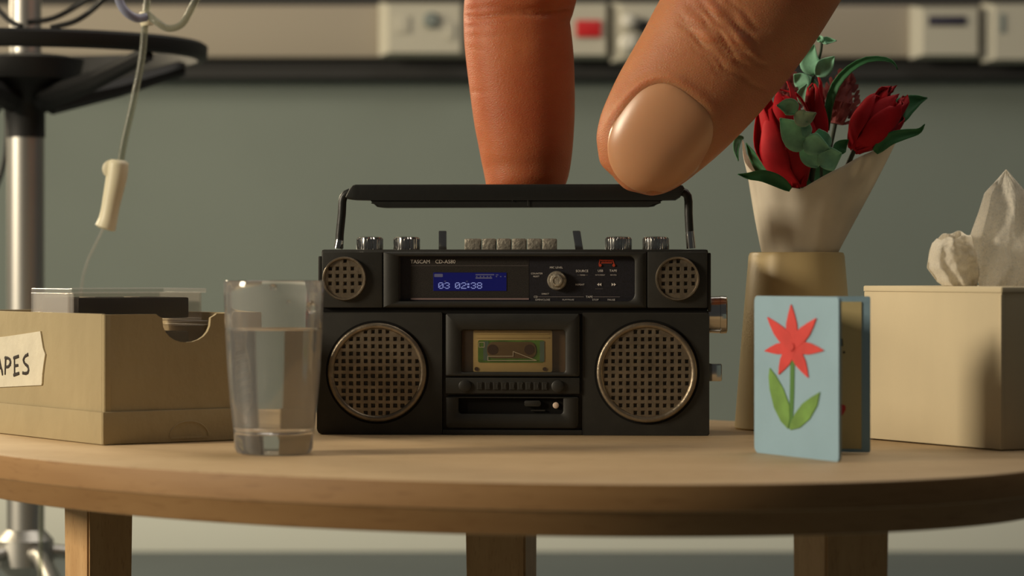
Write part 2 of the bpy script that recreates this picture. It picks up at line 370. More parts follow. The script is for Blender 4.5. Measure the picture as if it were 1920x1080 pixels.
def text_bm(bm, txt, cap, x, z, y, thick=0.0004, align='LEFT', sx=1.0, bold=0.0):
    """letters with cap height `cap`, lower left at (x, z), facing -y"""
    c = bpy.data.curves.new('t', 'FONT'); c.body = txt; c.size = cap/0.70; c.extrude = thick/2; c.align_x = align; c.resolution_u = 2; c.offset = bold
    o = bpy.data.objects.new('t', c); COL.objects.link(o)
    me = bpy.data.meshes.new_from_object(o.evaluated_get(bpy.context.evaluated_depsgraph_get()))
    bpy.data.objects.remove(o); bpy.data.curves.remove(c)
    for v in me.vertices: v.co = Vector((x+v.co.x*sx, y-v.co.z, z+v.co.y))
    bm.from_mesh(me); bpy.data.meshes.remove(me)

# ------------------------------------------------------------------ the room
WY = 8.09
structure(box('floor', M['floor'], None, -7, 7, -1.5, WY, -0.1, 0.0))
structure(box('wall_back', M['wall'], None, -7, 7, WY, WY+0.1, 0.0, 3.6))
structure(box('baseboard_back', M['skirting'], None, -7, 7, WY-0.02, WY, 0.0, 0.25, 0.008))
TY = 7.96; tz0 = P(0, 108, TY).z; tz1 = P(0, 9, TY).z
structure(box('trim_1', M['trunking'], None, -7, 7, TY, WY, tz0, tz1, 0.012))
structure(box('trim_2', M['gap'], None, -7, 7, TY+0.05, WY, tz1, tz1+0.07))
structure(box('trim_4', M['gap'], None, -7, 7, TY+0.05, WY, P(0, 146, 8.0).z, tz0, 0.004))
structure(box('trim_3', M['trunking'], None, -7, 7, TY, WY, tz1+0.07, tz1+0.30, 0.012))

def outlet(label, px0, px1, py0, py1, proud=0.07):
    d = TY-proud; a = P(px0, py1, d); c = P(px1, py0, d); root = thing('wall_outlet', label, 'outlet', (a.x, TY, a.z))
    w = c.x-a.x; h = c.z-a.z; ch = 0.030
    bm = bmesh.new()
    back = [bm.verts.new(p) for p in ((0,0,0), (w,0,0), (w,0,h), (0,0,h))]
    mid = [bm.verts.new(p) for p in ((0,-proud*0.45,0), (w,-proud*0.45,0), (w,-proud*0.45,h), (0,-proud*0.45,h))]
    fr = [bm.verts.new(p) for p in ((ch,-proud,0.008), (w-0.008,-proud,0.008), (w-0.008,-proud,h-0.01), (ch,-proud,h-0.01))]
    for A, B in ((back, mid), (mid, fr)):
        for k in range(4): bm.faces.new((A[k], A[(k+1) % 4], B[(k+1) % 4], B[k]))
    bm.faces.new(fr); bm.faces.new(back[::-1])
    link('housing', bm_mesh(bm), M['socket'], root, smooth=False)
    return root, (lambda px, py: (P(px, py, d).x-a.x, P(px, py, d).z-a.z)), -proud
o1, q, yf = outlet('white wall outlet with grey dial, on the rail behind the radio', 709, 868, 2, 104)
x, z = q(808, 38); x1, z1 = q(826, 20)
lathe('dial', M['grey_mark'], o1, [(0.022, 0), (0.022, 0.012), (0.016, 0.018)], 20, Matrix.Translation((x, yf, z)) @ Matrix.Rotation(math.pi/2, 4, 'X'))
for (a, c) in (((742, 62), (768, 30)), ((836, 74), (852, 44))):
    x0, z0 = q(*a); x1, z1 = q(*c); box('switch', M['socket'], o1, x0, x1, yf-0.006, yf, z0, z1, 0.002)
o2, q, yf = outlet('white wall outlet with a red rocker switch, seen between finger and thumb', 1042, 1140, 2, 108)
x0, z0 = q(1080, 70); x1, z1 = q(1127, 38); box('switch', M['red'], o2, x0, x1, yf-0.012, yf, z0, z1, 0.004, label='red rocker switch')
o3, q, yf = outlet('white wall outlet with pale round fittings and black port, half hidden by the thumb', 1146, 1262, 2, 116)
x0, z0 = q(1177, 82); T = Matrix.Translation((x0, yf, z0)) @ Matrix.Rotation(math.pi/2, 4, 'X')
lathe('fitting', M['fitting'], o3, [(0.026, 0), (0.026, 0.03), (0.02, 0.034), (0.02, 0.06), (0.022, 0.07), (0.016, 0.075)], 24, T, label='pale round fitting')
x0, z0 = q(1176, 42); lathe('fitting', M['fitting'], o3, [(0.022, 0), (0.022, 0.03), (0.018, 0.05), (0.012, 0.054)], 24, Matrix.Translation((x0, yf, z0)) @ Matrix.Rotation(math.pi/2, 4, 'X'), label='pale round fitting')
x0, z0 = q(1207, 52); lathe('port', M['gap'], o3, [(0.020, 0), (0.020, 0.012), (0.01, 0.012)], 24, Matrix.Translation((x0, yf, z0)) @ Matrix.Rotation(math.pi/2, 4, 'X'), label='black port')
o4, q, yf = outlet('white wall box with a dark horizontal slot, above the red flowers', 1711, 1838, 9, 108)
x0, z0 = q(1741, 48); x1, z1 = q(1811, 30); box('slot', M['slot'], o4, x0, x1, yf-0.006, yf, z0, z1, 0.002, label='dark card slot')
o5, q, yf = outlet('white wall box cut off by the picture edge, beside the slotted one', 1846, 2000, 3, 116)
x0, z0 = q(1874, 62); x1, z1 = q(1885, 26); box('slot', M['grey_mark'], o5, x0, x1, yf-0.004, yf, z0, z1, 0.002)

# ------------------------------------------------------------------ the table
TA, TB, TH, TCX, TCY = 0.952, 0.698, -0.833, -0.062, 4.214
tbl = thing('coffee_table', 'round light beech table standing under the radio and all the props', 'table', (TCX, TCY, 0))
def oval(s, z, d=0.0):
    a = TA-d; b2 = TB-d; u = a*math.cos(s); w = b2*math.sin(s)
    return Vector((u*math.cos(TH)-w*math.sin(TH), u*math.sin(TH)+w*math.cos(TH), z))
def oval_part(name, rows, material, caps):
    bm = bmesh.new(); n = 160; rings = [[bm.verts.new(oval(2*math.pi*k/n, z, d)) for k in range(n)] for d, z in rows]
    for A, B in zip(rings[:-1], rings[1:]):
        for k in range(n): bm.faces.new((A[k], A[(k+1) % n], B[(k+1) % n], B[k]))
    bm.faces.new(rings[0]); bm.faces.new(rings[-1][::-1])
    return link(name, bm_mesh(bm), material, tbl, ang=25)
tk = 0.0655
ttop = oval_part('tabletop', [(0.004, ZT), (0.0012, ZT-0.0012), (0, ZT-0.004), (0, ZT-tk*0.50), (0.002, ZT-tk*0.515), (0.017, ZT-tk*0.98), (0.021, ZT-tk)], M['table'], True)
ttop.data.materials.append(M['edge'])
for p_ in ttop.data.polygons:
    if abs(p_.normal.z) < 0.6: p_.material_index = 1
def leg(cx, cd, wpx0, wpxc, wpx1):
    """square leg; left, corner and right edge columns at distance cd"""
    C = P(wpxc, 900, cd)
    a = (wpxc-wpx0)*cd/F; c = (wpx1-wpxc)*cd/F; s = math.hypot(a, c); th = math.atan2(a, c)
    # faces: left one runs back-left, right one back-right
    L = Vector((-a, a*c/s/max(s, 1e-6)*s/ max(c, 1e-6) * c / s if False else math.sqrt(max(s*s-a*a, 0)), 0)); Rr = Vector((c, math.sqrt(max(s*s-c*c, 0)), 0))
    bm = bmesh.new(); pts = [Vector((0,0,0)), Rr, Rr+L, L]
    lo = [bm.verts.new((C.x-TCX+p.x*0.9, C.y-TCY+p.y*0.9, 0.0)) for p in pts]
    hi = [bm.verts.new((C.x-TCX+p.x, C.y-TCY+p.y, ZT-tk)) for p in pts]
    bm.faces.new(lo); bm.faces.new(hi)
    for k in range(4): bm.faces.new((lo[k], lo[(k+1) % 4], hi[(k+1) % 4], hi[k]))
    bmesh.ops.bevel(bm, geom=[e for e in bm.edges if abs((e.verts[0].co-e.verts[1].co).z) > 0.3], offset=0.003, segments=2, affect='EDGES')
    link('leg', bm_mesh(bm), M['leg'], tbl)
leg(0, 4.28, 107, 165, 243); leg(0, 3.86, 1498, 1548, 1675); leg(0, 4.50, 870, 985, 1008)

# ------------------------------------------------------------------ IV stand behind the table
IVD = 5.6
pc = P(48, 505, IVD)
iv = thing('drip_stand', 'steel hospital drip stand with black basket behind the cardboard box', 'stand', (pc.x, pc.y, 0))
k = IVD/F
pr = 35*k
lathe('pole', M['steel'], iv, [(pr, 0.20), (pr, P(0, 258, IVD).z)], 32)
zr = P(0, 258, IVD).z
lathe('pole', M['steel'], iv, [(pr*0.84, zr), (pr*0.84, P(0, 45, IVD).z), (pr*0.84, 1.62)], 32, label='thinner upper steel pole')
zh = P(0, 190, IVD).z
lathe('collar', M['ivblack'], iv, [(pr*1.04, zr), (pr*1.04, zh-0.01), (pr*1.3, zh), (0.075, zh+0.03), (0.105, P(0, 150, IVD).z), (0.115, P(0, 112, IVD).z), (0.09, P(0, 106, IVD).z), (pr*0.9, P(0, 100, IVD).z)], 40, ang=50)
rz0 = P(0, 97, IVD).z
ring_pts = [Vector((0.345*math.cos(2*math.pi*i/72), 0.345*math.sin(2*math.pi*i/72), 0)) for i in range(72)]
bm = bmesh.new()
add_lathe(bm, [(0.337, rz0-0.016), (0.348, rz0-0.017), (0.356, rz0-0.010), (0.357, rz0+0.012), (0.348, rz0+0.018), (0.336, rz0+0.014), (0.337, rz0-0.016)], 96, None, False, False)
link('basket_ring', bm_mesh(bm), M['ivblack'], iv, ang=50)
for i in range(5):
    a = math.radians(-40+72*i)
    if i in (0,): a = math.radians(-38)
    e = Vector((0.338*math.cos(a), 0.338*math.sin(a), rz0-0.02)); s = Vector((0.05*math.cos(a), 0.05*math.sin(a), zh+0.0))
    bm = bmesh.new(); add_tube(bm, [s, s.lerp(e, 0.5)+Vector((0,0,-0.006)), e], [0.026, 0.02, 0.016], 8)
    link('arm', bm_mesh(bm), M['ivblack'], iv)
zhub = P(0, 1012, IVD).z
lathe('hub', M['steel'], iv, [(pr*1.0, zhub+0.02), (pr*1.5, zhub), (pr*1.55, zhub-0.05), (pr*1.0, zhub-0.07)], 32)
for i in range(5):
    a = math.radians(-62+72*i); c, s = math.cos(a), math.sin(a)
    lg = tube('leg', M['steel'], iv, [(0.03*c, 0.03*s, zhub-0.02), (0.09*c, 0.09*s, zhub-0.028), (0.34*c, 0.34*s, 0.07)], 0.015, 12)
    lathe('castor', M['ivblack'], lg, [(0.03, 0), (0.036, 0.012), (0.03, 0.07)], 16, Matrix.Translation((0.34*c, 0.34*s, 0)))
for pts in ([(52, 42, 5.5), (100, 34, 5.5), (150, 8, 5.5), (200, -22, 5.45)], [(95, 52, 5.4), (140, 40, 5.4), (176, 16, 5.4), (222, -28, 5.35)], [(-25, -5, 5.5), (0, 22, 5.48), (20, 40, 5.46), (40, 50, 5.44)]):
    lab = {52: 'black cable curving up from the basket, next to the pole', 95: 'black cable curving up from the basket, outer one of the pair', -25: 'black cable dropping into the basket at the picture edge'}[pts[0][0]]
    tag(tube('power_cable', M['ivblack'], None, smooth_path([P(*p) for p in pts]), 0.0055, 10), lab, 'cable')
tag(tube('power_cable', M['ivblack'], None, smooth_path([P(-30, 60, 5.75), P(-2, 120, 5.75), P(12, 200, 5.75), P(10, 290, 5.75), P(-10, 360, 5.75), P(-40, 420, 5.75)]), 0.005, 10), 'black cable hanging down behind the steel pole', 'cable')
# drip line with its clamp
DT = 4.95
ln = thing('drip_line', 'clear drip tube hanging from the basket with a cream roller clamp', 'tube', P(272, 40, DT))
og = P(272, 40, DT)
def L(pts): return [P(x, y, d)-og for x, y, d in pts]
tube('tube', M['tube'], ln, smooth_path(L([(278, -40, DT), (276, 0, DT), (272, 40, DT), (266, 110, DT), (250, 190, DT), (234, 260, DT), (225, 310, DT)])), 0.0062, 14)
tube('tube', M['clear'], ln, smooth_path(L([(196, 424, DT), (182, 452, DT+.05), (165, 488, DT+.1), (154, 530, DT+.2), (150, 600, DT+.3)])), 0.0022, 8)
cl = smooth_path(L([(222, 300, DT), (219, 330, DT), (210, 375, DT), (203, 410, DT), (197, 430, DT)]), 6)
cr = [0.0175+0.0015*math.sin(i/len(cl)*7+0.5) if 0 < i < len(cl)-1 else 0.013 for i in range(len(cl))]
tube('roller_clamp', M['clamp'], ln, cl, cr, 14)
lathe('roller', M['clamp'], ln, [(0.012, -0.01), (0.016, -0.008), (0.016, 0.008), (0.012, 0.01)], 20, Matrix.Translation(L([(210, 317, DT)])[0]) @ Matrix.Rotation(math.pi/2, 4, 'X'))
cn = L([(273, 22, DT), (277, 48, DT)])
tube('connector', M['clamp'], ln, [cn[0], cn[0].lerp(cn[1], .5), cn[1]], [0.010, 0.014, 0.011], 14)
tag(tube('clear_tubing', M['tube'], None, smooth_path([P(276, 26, DT-.03), P(292, 40, DT-.05), P(315, 53, DT-.05), P(340, 46, DT-.05), P(356, 22, DT-.05), P(366, 2, DT-.05), P(380, -25, DT-.05)]), 0.0062, 12), 'clear tube looping up right from the connector over the basket', 'tube')
tag(tube('blue_tubing', M['bluetube'], None, smooth_path([P(218, -25, DT-.06), P(224, 2, DT-.06), P(236, 22, DT-.06), P(256, 34, DT-.05), P(274, 32, DT-.04)]), 0.0075, 12), 'bluish tube curving down into the connector above the basket', 'tube')
tag(tube('drain_tubing', M['tube'], None, [P(77, 900, 5.45), P(77, 960, 5.45), P(75, 1100, 5.45), Vector((P(75, 1100, 5.45).x, 5.45, 0.0))], 0.0045, 10), 'thin clear tube hanging beside the stand leg under the table', 'tube')

# ------------------------------------------------------------------ cardboard box of tapes
ang = math.atan2(0.563, 0.827)
BX, BY = -0.5886, 4.103
cb = thing('cardboard_box', 'brown cardboard box with a handwritten paper label, beside the water glass', 'box', (BX, BY, ZT), ang)
BW, BL, BH = 0.256, 0.56, 0.1885; th = 0.006; TR = 0.048
def notch_outline():
    p = [(0, 0), (BW, 0), (BW, BH)]
    c = 0.134
    p += [(c+0.050, BH), (c+0.046, BH-0.003)]
    for i in range(0, 13):
        a = math.pi*(i/12); rr = 0.040
        p.append((c+rr*math.cos(a), BH-0.006-0.036*math.sin(a)**0.8))
    p += [(c-0.046, BH-0.003), (c-0.050, BH), (0, BH)]
    return p
bm = bmesh.new(); add_prism(bm, notch_outline(), 0.0, th); link('side_panel', bm_mesh(bm), M['card'], cb)
box('side_panel', M['card'], cb, -0.0005, th, th, BL, 0, BH+0.001, 0.0015)
box('side_panel', M['card'], cb, BW-th, BW, th, BL, 0, BH, 0.0015)
box('side_panel', M['card'], cb, th, BW-th, BL-th, BL, 0, BH, 0.0015)
box('corner_fold', M['card'], cb, 0.0008, 0.010, -0.0015, 0.001, TR, BH, 0.0006)
# the outer tray round the foot, each wall its own piece
for (x0, x1, y0, y1) in ((-0.004, BW+0.004, -0.005, 0.0), (-0.005, 0.0, -0.003, BL+0.004), (BW, BW+0.005, -0.004, BL+0.004), (0, BW, BL, BL+0.005)):
    box('tray_wall', M['card'], cb, x0, x1, y0, y1, 0.001, TR, 0.0018)
box('tray_base', M['card'], cb, 0.004, BW-0.004, 0.006, BL-0.006, 0.0005, 0.004)
box('insert', M['card'], cb, 0.012, BW-0.012, 0.12, BL-0.02, 0.004, 0.1255)
arc = [(0.135+0.032*math.cos(math.pi*i/16), 0.009+0.022*math.sin(math.pi*i/16)) for i in range(17)]
bm = bmesh.new(); add_tube(bm, [Vector((x, -0.0052, z)) for x, z in arc], 0.0011, 6); add_box(bm, 0.105, 0.165, -0.0058, -0.0046, 0.006, 0.0085)
link('thumb_flap', bm_mesh(bm), M['card'], cb)
# label on the left face (plane x = 0, running along +y); s = distance from the corner
def onleft(px, py):
    # where the ray through (px, py) meets the left face, in box coordinates (y, z)
    dx = (px-960)/F; ca, sa = math.cos(ang), math.sin(ang)
    # world = (BX - y*sa, BY + y*ca); X = dx*Y
    y = (BX-dx*BY)/(dx*ca+sa); Y = BY+y*ca
    return y, ZC-(py-HY)*Y/F-ZT
lab_px = [(-72, 640), (-30, 636), (20, 630), (60, 624), (79, 621), (82, 640), (84, 652), (88, 664), (85, 684), (83, 700), (82, 718), (81, 722), (40, 724), (0, 726), (-40, 728), (-72, 730)]
bm = bmesh.new(); pp = [onleft(*p) for p in lab_px]
a = [bm.verts.new((-0.0032, y, z)) for y, z in pp]; c = [bm.verts.new((-0.0006, y, z)) for y, z in pp]
bm.faces.new(a); bm.faces.new(c[::-1])
for i in range(len(pp)): bm.faces.new((a[i], c[i], c[(i+1) % len(pp)], a[(i+1) % len(pp)]))
lb = link('label', bm_mesh(bm), M['label'], cb, smooth=False, label='off-white torn paper label')
strokes = [[(-38, 668), (-14, 666)], [(-26, 667), (-25, 704)],                       # T
           [(-8, 704), (-1, 672), (2, 670), (9, 704)], [(-5, 691), (7, 689)],        # A
           [(14, 703), (15, 672)], [(13, 671), (21, 672), (24, 680), (20, 687), (15, 688)],   # P
           [(31, 703), (31, 671)], [(30, 671), (39, 668)], [(31, 686), (38, 685)], [(30, 703), (40, 700)],   # E
           [(57, 665), (51, 668), (48, 675), (51, 682), (56, 687), (58, 694), (54, 700), (47, 699)]]         # S
bm = bmesh.new()
for st in strokes:
    pts = smooth_path([Vector((p[0], p[1], 0)) for p in st], 5)
    w3 = [Vector((-0.0036, *onleft(p.x+R.uniform(-.5, .5), p.y+R.uniform(-.5, .5)))) for p in pts]
    add_tube(bm, w3, [0.0025*R.uniform(.8, 1.2) for _ in w3], 6)
for v in bm.verts: v.co.x = -0.0032+(v.co.x+0.0036)*0.4-0.0004
link('lettering', bm_mesh(bm), M['marker'], lb)

# cassette cases standing in the box
def case(label, z0, h, dx=0.0, dy=0.0):
    rt = thing('cassette_case', label, 'cassette case', (BX, BY, ZT), ang, 'cassette cases in the cardboard box')
    x0, x1, y0, y1 = 0.022+dx, 0.238+dx, 0.148+dy, 0.288+dy; t = 0.003
    bm = bmesh.new()
    add_box(bm, x0, x1, y0, y1, z0, z0+t, 0.0008, 1)
    add_box(bm, x0, x1, y1-t, y1, z0+t, z0+h-t, 0.0008, 1); add_box(bm, x0, x0+t, y0+t, y1-t, z0+t, z0+h-t, 0.0008, 1)
    add_box(bm, x1-t, x1, y0+t, y1-t, z0+t, z0+h-t, 0.0008, 1); add_box(bm, x0, x1, y0, y0+t, z0+t, z0+h-t, 0.0008, 1)
    link('tray', bm_mesh(bm), M['clear'], rt)
    bm = bmesh.new(); add_box(bm, x0-0.004, x1+0.006, y0-0.004, y1, z0+h-t, z0+h+0.004, 0.0012, 1)
    add_box(bm, x0-0.004, x0-0.001, y0+0.01, y1, z0+0.012, z0+h-t, 0.0008, 1)
    link('lid', bm_mesh(bm), M['clear'], rt)
    return x0, x1, y0, y1
zt1 = P(0, 541, 4.24).z-ZT
x0, x1, y0, y1 = case('clear plastic cassette case with a black tape, topmost in the box', zt1-0.049, 0.045)
tp = thing('cassette_tape', 'black cassette lying inside the topmost clear case', 'cassette', (BX, BY, ZT), ang)
bm = bmesh.new(); add_box(bm, x0+0.012, x1-0.018, y0+0.008, y1-0.006, zt1-0.0455, zt1-0.014, 0.003)
link('shell', bm_mesh(bm), M['tapeblack'], tp)
for hx in (0.075, 0.15): lathe('hub', M['label'], tp, [(0.012, zt1-0.015), (0.012, zt1-0.0132), (0.006, zt1-0.0132)], 18, Matrix.Translation((hx, 0.21, 0)))
tp2 = thing('cassette_tape', 'grey cassette in the lower clear case, seen through the notch', 'cassette', (BX, BY, ZT), ang)
bm = bmesh.new(); add_box(bm, x0+0.012, x1-0.018, y0+0.008, y1-0.012, zt1-0.0935, zt1-0.066, 0.003); link('shell', bm_mesh(bm), M['tapegrey'], tp2)
for hx in (0.075, 0.15): lathe('hub', M['label'], tp2, [(0.012, zt1-0.067), (0.012, zt1-0.0652), (0.006, zt1-0.0652)], 18, Matrix.Translation((hx, 0.21, 0)))
case('clear plastic cassette case seen through the notch, under the top one', zt1-0.0985, 0.045, 0.003, -0.004)

# ------------------------------------------------------------------ glass of water
GD = 3.912
gx = P(513.5, 505, GD).x
gl = thing('drinking_glass', 'clear tumbler half full of water in front of the cardboard box', 'glass', (gx, GD, ZT))
H = 0.2385
out = [(0.046, 0.0005), (0.0505, 0.002), (0.0535, 0.008), (0.0555, 0.03), (0.0605, 0.075), (0.0642, 0.12), (0.0668, 0.17), (0.0686, 0.22), (0.0690, H-0.002), (0.0680, H)]
inn = [(0.0662, H-0.001), (0.0655, 0.22), (0.0636, 0.17), (0.0610, 0.12), (0.0572, 0.075), (0.0535, 0.042), (0.049, 0.0325), (0.04, 0.0295), (0.02, 0.0285), (0.002, 0.0283)]
lathe('glass_body', M['glass'], gl, out+inn, 96, None, True, True, ang=40)
wl = ZC-(617-HY)*GD/F-ZT
def rin(z):
    pr_ = sorted([(zz, rr) for rr, zz in inn]); zs = [p[0] for p in pr_]; rs = [p[1] for p in pr_]
    return float(np.interp(z, zs, rs))
wp = [(0.002, 0.0280), (0.02, 0.0281), (0.0405, 0.0290), (0.0495, 0.0322), (0.054, 0.0418)]+[(rin(z)+0.0006, z) for z in (0.06, 0.075, 0.09, 0.12, 0.15, wl-0.002)]+[(rin(wl)+0.0002, wl+0.001), (rin(wl)-0.003, wl-0.0008), (rin(wl)-0.008, wl-0.0014), (0.002, wl-0.0014)]
lathe('water', M['water'], gl, wp, 96, None, True, True, ang=40, label='still water')
for (px, py, rr) in ((587, 576, 0.0095), (520, 538, 0.005), (548, 566, 0.003)):
    bm = bmesh.new(); bmesh.ops.create_icosphere(bm, subdivisions=3, radius=rr)
    p = P(px, py, GD); lx = p.x-gx; lz = p.z-ZT; ro = float(np.interp(lz, [q_[1] for q_ in out[2:9]], [q_[0] for q_ in out[2:9]]))
    ly = -math.sqrt(max(ro*ro-lx*lx, 0))
    nv = Vector((lx, ly, 0)).normalized()
    for v_ in bm.verts:
        c_ = v_.co.copy(); c_ -= nv*c_.dot(nv)*0.55; v_.co = c_+Vector((lx, ly, lz))-nv*0.0005
    link('droplet', bm_mesh(bm), M['water'], gl)

# ------------------------------------------------------------------ the radio
RB = math.radians(-3.5)
rc = P(962, 816, 4.354)
bb = thing('cassette_radio', 'black portable cassette radio with round bronze speakers, held by the handle', 'radio', (rc.x, rc.y, ZT), RB)
ex = Vector((math.cos(RB), math.sin(RB), 0)); ey = Vector((-math.sin(RB), math.cos(RB), 0))
def B(px, py, off=0.0):
    """where the ray through (px, py) meets the radio's front plane moved back by off -> local (x, z)"""
    o = Vector((rc.x, rc.y, ZT))+ey*off; C = Vector((0, 0, ZC)); d = Vector(((px-960)/F, 1, -(py-HY)/F))
    t = (o-C).dot(ey)/d.dot(ey); p = C+d*t-Vector((rc.x, rc.y, ZT))
    return p.dot(ex), p.z
def bx(px, off=0.0): return B(px, 640, off)[0]
def bz(py, off=0.0): return B(962, py, off)[1]
xL, xR = bx(594), bx(1330); DEP = 0.165
zmid = bz(581)
FR = -0.0
box('lower_case', M['black'], bb, xL, xR, 0.010, DEP, 0.0, zmid-0.002, 0.006)
# front panels of the lower half
prism('speaker_panel', M['black'], bb, rrect(xL, bx(829), 0.0005, bz(586), (0.008, 0.001, 0.001, 0.003)), 0.0, 0.011, 0.0022)
prism('speaker_panel', M['black'], bb, rrect(bx(1092), xR, 0.0005, bz(586), (0.001, 0.003, 0.003, 0.001)), 0.0, 0.011, 0.0022)
box('bottom_rail', M['black'], bb, bx(829)+0.0004, bx(1092)-0.0004, 0.001, 0.011, 0.0005, bz(806), 0.001)
box('seam_shade', M['black_shade'], bb, xL+0.003, xR-0.003, 0.0045, 0.0135, bz(589), bz(576), 0.0)  # added dark strip, painted shade in the gap between the two halves
# cassette door
frame('cassette_door', M['black'], bb, rrect(bx(836), bx(1087), bz(706), bz(588), 0.003), rrect(bx(865), bx(1060), bz(698), bz(619), 0.004), -0.005, 0.009, 0.002)
dr = box('door_strip', M['black'], bb, bx(836), bx(1087), -0.0035, 0.009, bz(738), bz(707)-0.0008, 0.0012)
bm = bmesh.new()
for i in range(9):
    cx = bx(900+i*15.2)
    add_box(bm, cx-0.0042, cx+0.0042, -0.0052, -0.003, bz(731), bz(716), 0.0007, 1)
    add_box(bm, cx+0.001, cx+0.003, -0.006, -0.005, bz(727), bz(720), 0.0003, 1)
link('ridge', bm_mesh(bm), M['black'], dr)
for px in (872, 1046):
    lathe('screw', M['black'], dr, [(0.0095, 0), (0.0095, 0.003), (0.008, 0.004)], 24, Matrix.Translation((bx(px), -0.0034, bz(724))) @ Matrix.Rotation(math.pi/2, 4, 'X'))
box('bay_wall', M['bay'], bb, bx(850), bx(1075), 0.0085, 0.012, bz(704), bz(606), label='brown back of the tape bay')
prism('window_pane', M['pane'], bb, rrect(bx(864), bx(1061), bz(699), bz(618), 0.004), -0.0015, -0.0005)
# tape in the door
ct = thing('cassette_tape', 'cream cassette with green label behind the window of the radio', 'cassette', (rc.x, rc.y, ZT), RB)
prism('shell', M['cream'], ct, rrect(bx(887), bx(1035), bz(697.4), bz(619.6), 0.002), 0.003, 0.008, 0.0006)
for py in (625, 632): box('ridge', M['cream'], ct, bx(892), bx(1030), 0.0022, 0.0032, bz(py+2.2), bz(py), 0.0003)
lbp = prism('label', M['green'], ct, rrect(bx(896), bx(1020), bz(680), bz(638), 0.003), 0.0024, 0.0032, label='green paper label')
box('band', M['bluegreen'], lbp, bx(1012), bx(1020.5), 0.0021, 0.0025, bz(678), bz(640)); box('band', M['bluegreen'], lbp, bx(906), bx(916), 0.0021, 0.0025, bz(676), bz(640))
prism('window', M['brownwin'], ct, rrect(bx(913), bx(1005), bz(672), bz(641), 0.010), 0.0016, 0.0026, 0.0002)
for px in (923.5, 992.5):
    lathe('hub', M['hub'], ct, [(bx(933)-bx(923.5), 0), (bx(933)-bx(923.5), 0.0012)], 28, Matrix.Translation((bx(px), 0.0022, bz(655.5))) @ Matrix.Rotation(math.pi/2, 4, 'X'))
bm = bmesh.new()
def lines(bm, pts, w, y, closed=False):
    q_ = pts+[pts[0]] if closed else pts
    for a_, c_ in zip(q_[:-1], q_[1:]):
        a2 = Vector((*B(*a_),)); c2 = Vector((*B(*c_),)); d = (c2-a2); d_ = d.normalized(); n_ = Vector((-d_.y, d_.x))*w/2; a2 -= d_*w*.4; c2 += d_*w*.4
        vs = [bm.verts.new((p.x, y, p.y)) for p in (a2+n_, c2+n_, c2-n_, a2-n_)]
        vb = [bm.verts.new((p.x, y+0.0004, p.y)) for p in (a2+n_, c2+n_, c2-n_, a2-n_)]
        bm.faces.new(vs); bm.faces.new(vb[::-1])
        for k_ in range(4): bm.faces.new((vs[k_], vb[k_], vb[(k_+1) % 4], vs[(k_+1) % 4]))
lines(bm, [(914.5, 668), (962, 668), (962, 659), (1006, 676), (914.5, 676)], 0.0009, 0.0007, True)
lines(bm, [(898, 642), (908, 642), (908, 651), (898, 651)], 0.0008, 0.0018, True)
link('arrow', bm_mesh(bm), M['ink'], lbp, smooth=False, label='pale outlined arrow')
for px in (893, 1021): lathe('hole', M['hub'], ct, [(0.003, 0), (0.003, 0.001)], 16, Matrix.Translation((bx(px), 0.0028, bz(692))) @ Matrix.Rotation(math.pi/2, 4, 'X'))
# slot tray below the door
frame('control_tray', M['black'], bb, rrect(bx(836), bx(1085), bz(803), bz(744), (0.007, 0.007, 0.002, 0.002)), rrect(bx(860), bx(1056), bz(776), bz(747), (0.005, 0.005, 0.001, 0.001)), -0.002, 0.009, 0.0016)
box('slot_back', M['black_shade'], bb, bx(858), bx(1058), 0.006, 0.010, bz(778), bz(744))
prism('button', M['black'], bb, rrect(bx(983), bx(1014), bz(762), bz(751), 0.003), 0.0, 0.0065, 0.001)
lathe('indicator', M['whitedot'], bb, [(0.0048, 0), (0.0048, 0.003), (0.003, 0.004)], 20, Matrix.Translation((bx(1042), 0.006, bz(760))) @ Matrix.Rotation(math.pi/2, 4, 'X'), label='pale round indicator')
prism('ridge', M['black'], bb, rrect(bx(995), bx(1022), bz(771), bz(768.5), 0.0008), 0.003, 0.0065)

# upper half
zt = bz(467.5); zb = zmid+0.001
box('upper_case', M['black'], bb, bx(600), bx(1328), 0.014, DEP-0.004, zb, zt, 0.004)
box('side_cheek', M['black'], bb, xL+0.001, bx(603), 0.008, DEP-0.01, zmid, bz(480), 0.002); box('side_cheek', M['black'], bb, bx(1325), bx(1333), 0.008, DEP-0.01, zmid, bz(474), 0.002)
zf = bz(472)
box('tweeter_panel', M['black'], bb, bx(604), bx(717.5), -0.003, 0.016, zb+0.002, zf, 0.0026)
box('tweeter_panel', M['black'], bb, bx(1213.5), bx(1326), -0.003, 0.016, zb+0.002, zf, 0.0026)
frame('display_frame', M['black'], bb, rrect(bx(718.5), bx(1212.5), zb+0.002, zf, 0.0012, 6), rrect(bx(748), bx(1190), bz(565), bz(481), (0.001, 0.012, 0.008, 0.001), 6), -0.0025, 0.018, 0.0016)
pp_ = box('print_panel', M['print2'], bb, bx(747), bx(1192), 0.009, 0.0142, bz(567), bz(479))
box('print_block', M['print'], pp_, bx(769), bx(991), 0.0087, 0.0092, bz(559), bz(498.5))
box('print_block', M['print'], pp_, bx(769), bx(991), 0.0087, 0.0092, bz(497.5), bz(483.5))
yp = 0.0084
disp = box('display', M['lcd'], bb, bx(811.5), bx(949), 0.0080, 0.0090, bz(545.5), bz(511), 0.0003, 1, label='lit blue display')
font = {'0': ('01110','10001','10011','10101','11001','10001','01110'), '3': ('01110','10001','00001','00110','00001','10001','01110'), '2': ('01110','10001','00001','00110','01000','10000','11111'),
        ':': ('000','110','110','000','110','110','000'), '8': ('01110','10001','10001','01110','10001','10001','01110'), ' ': ('0000',)*7}
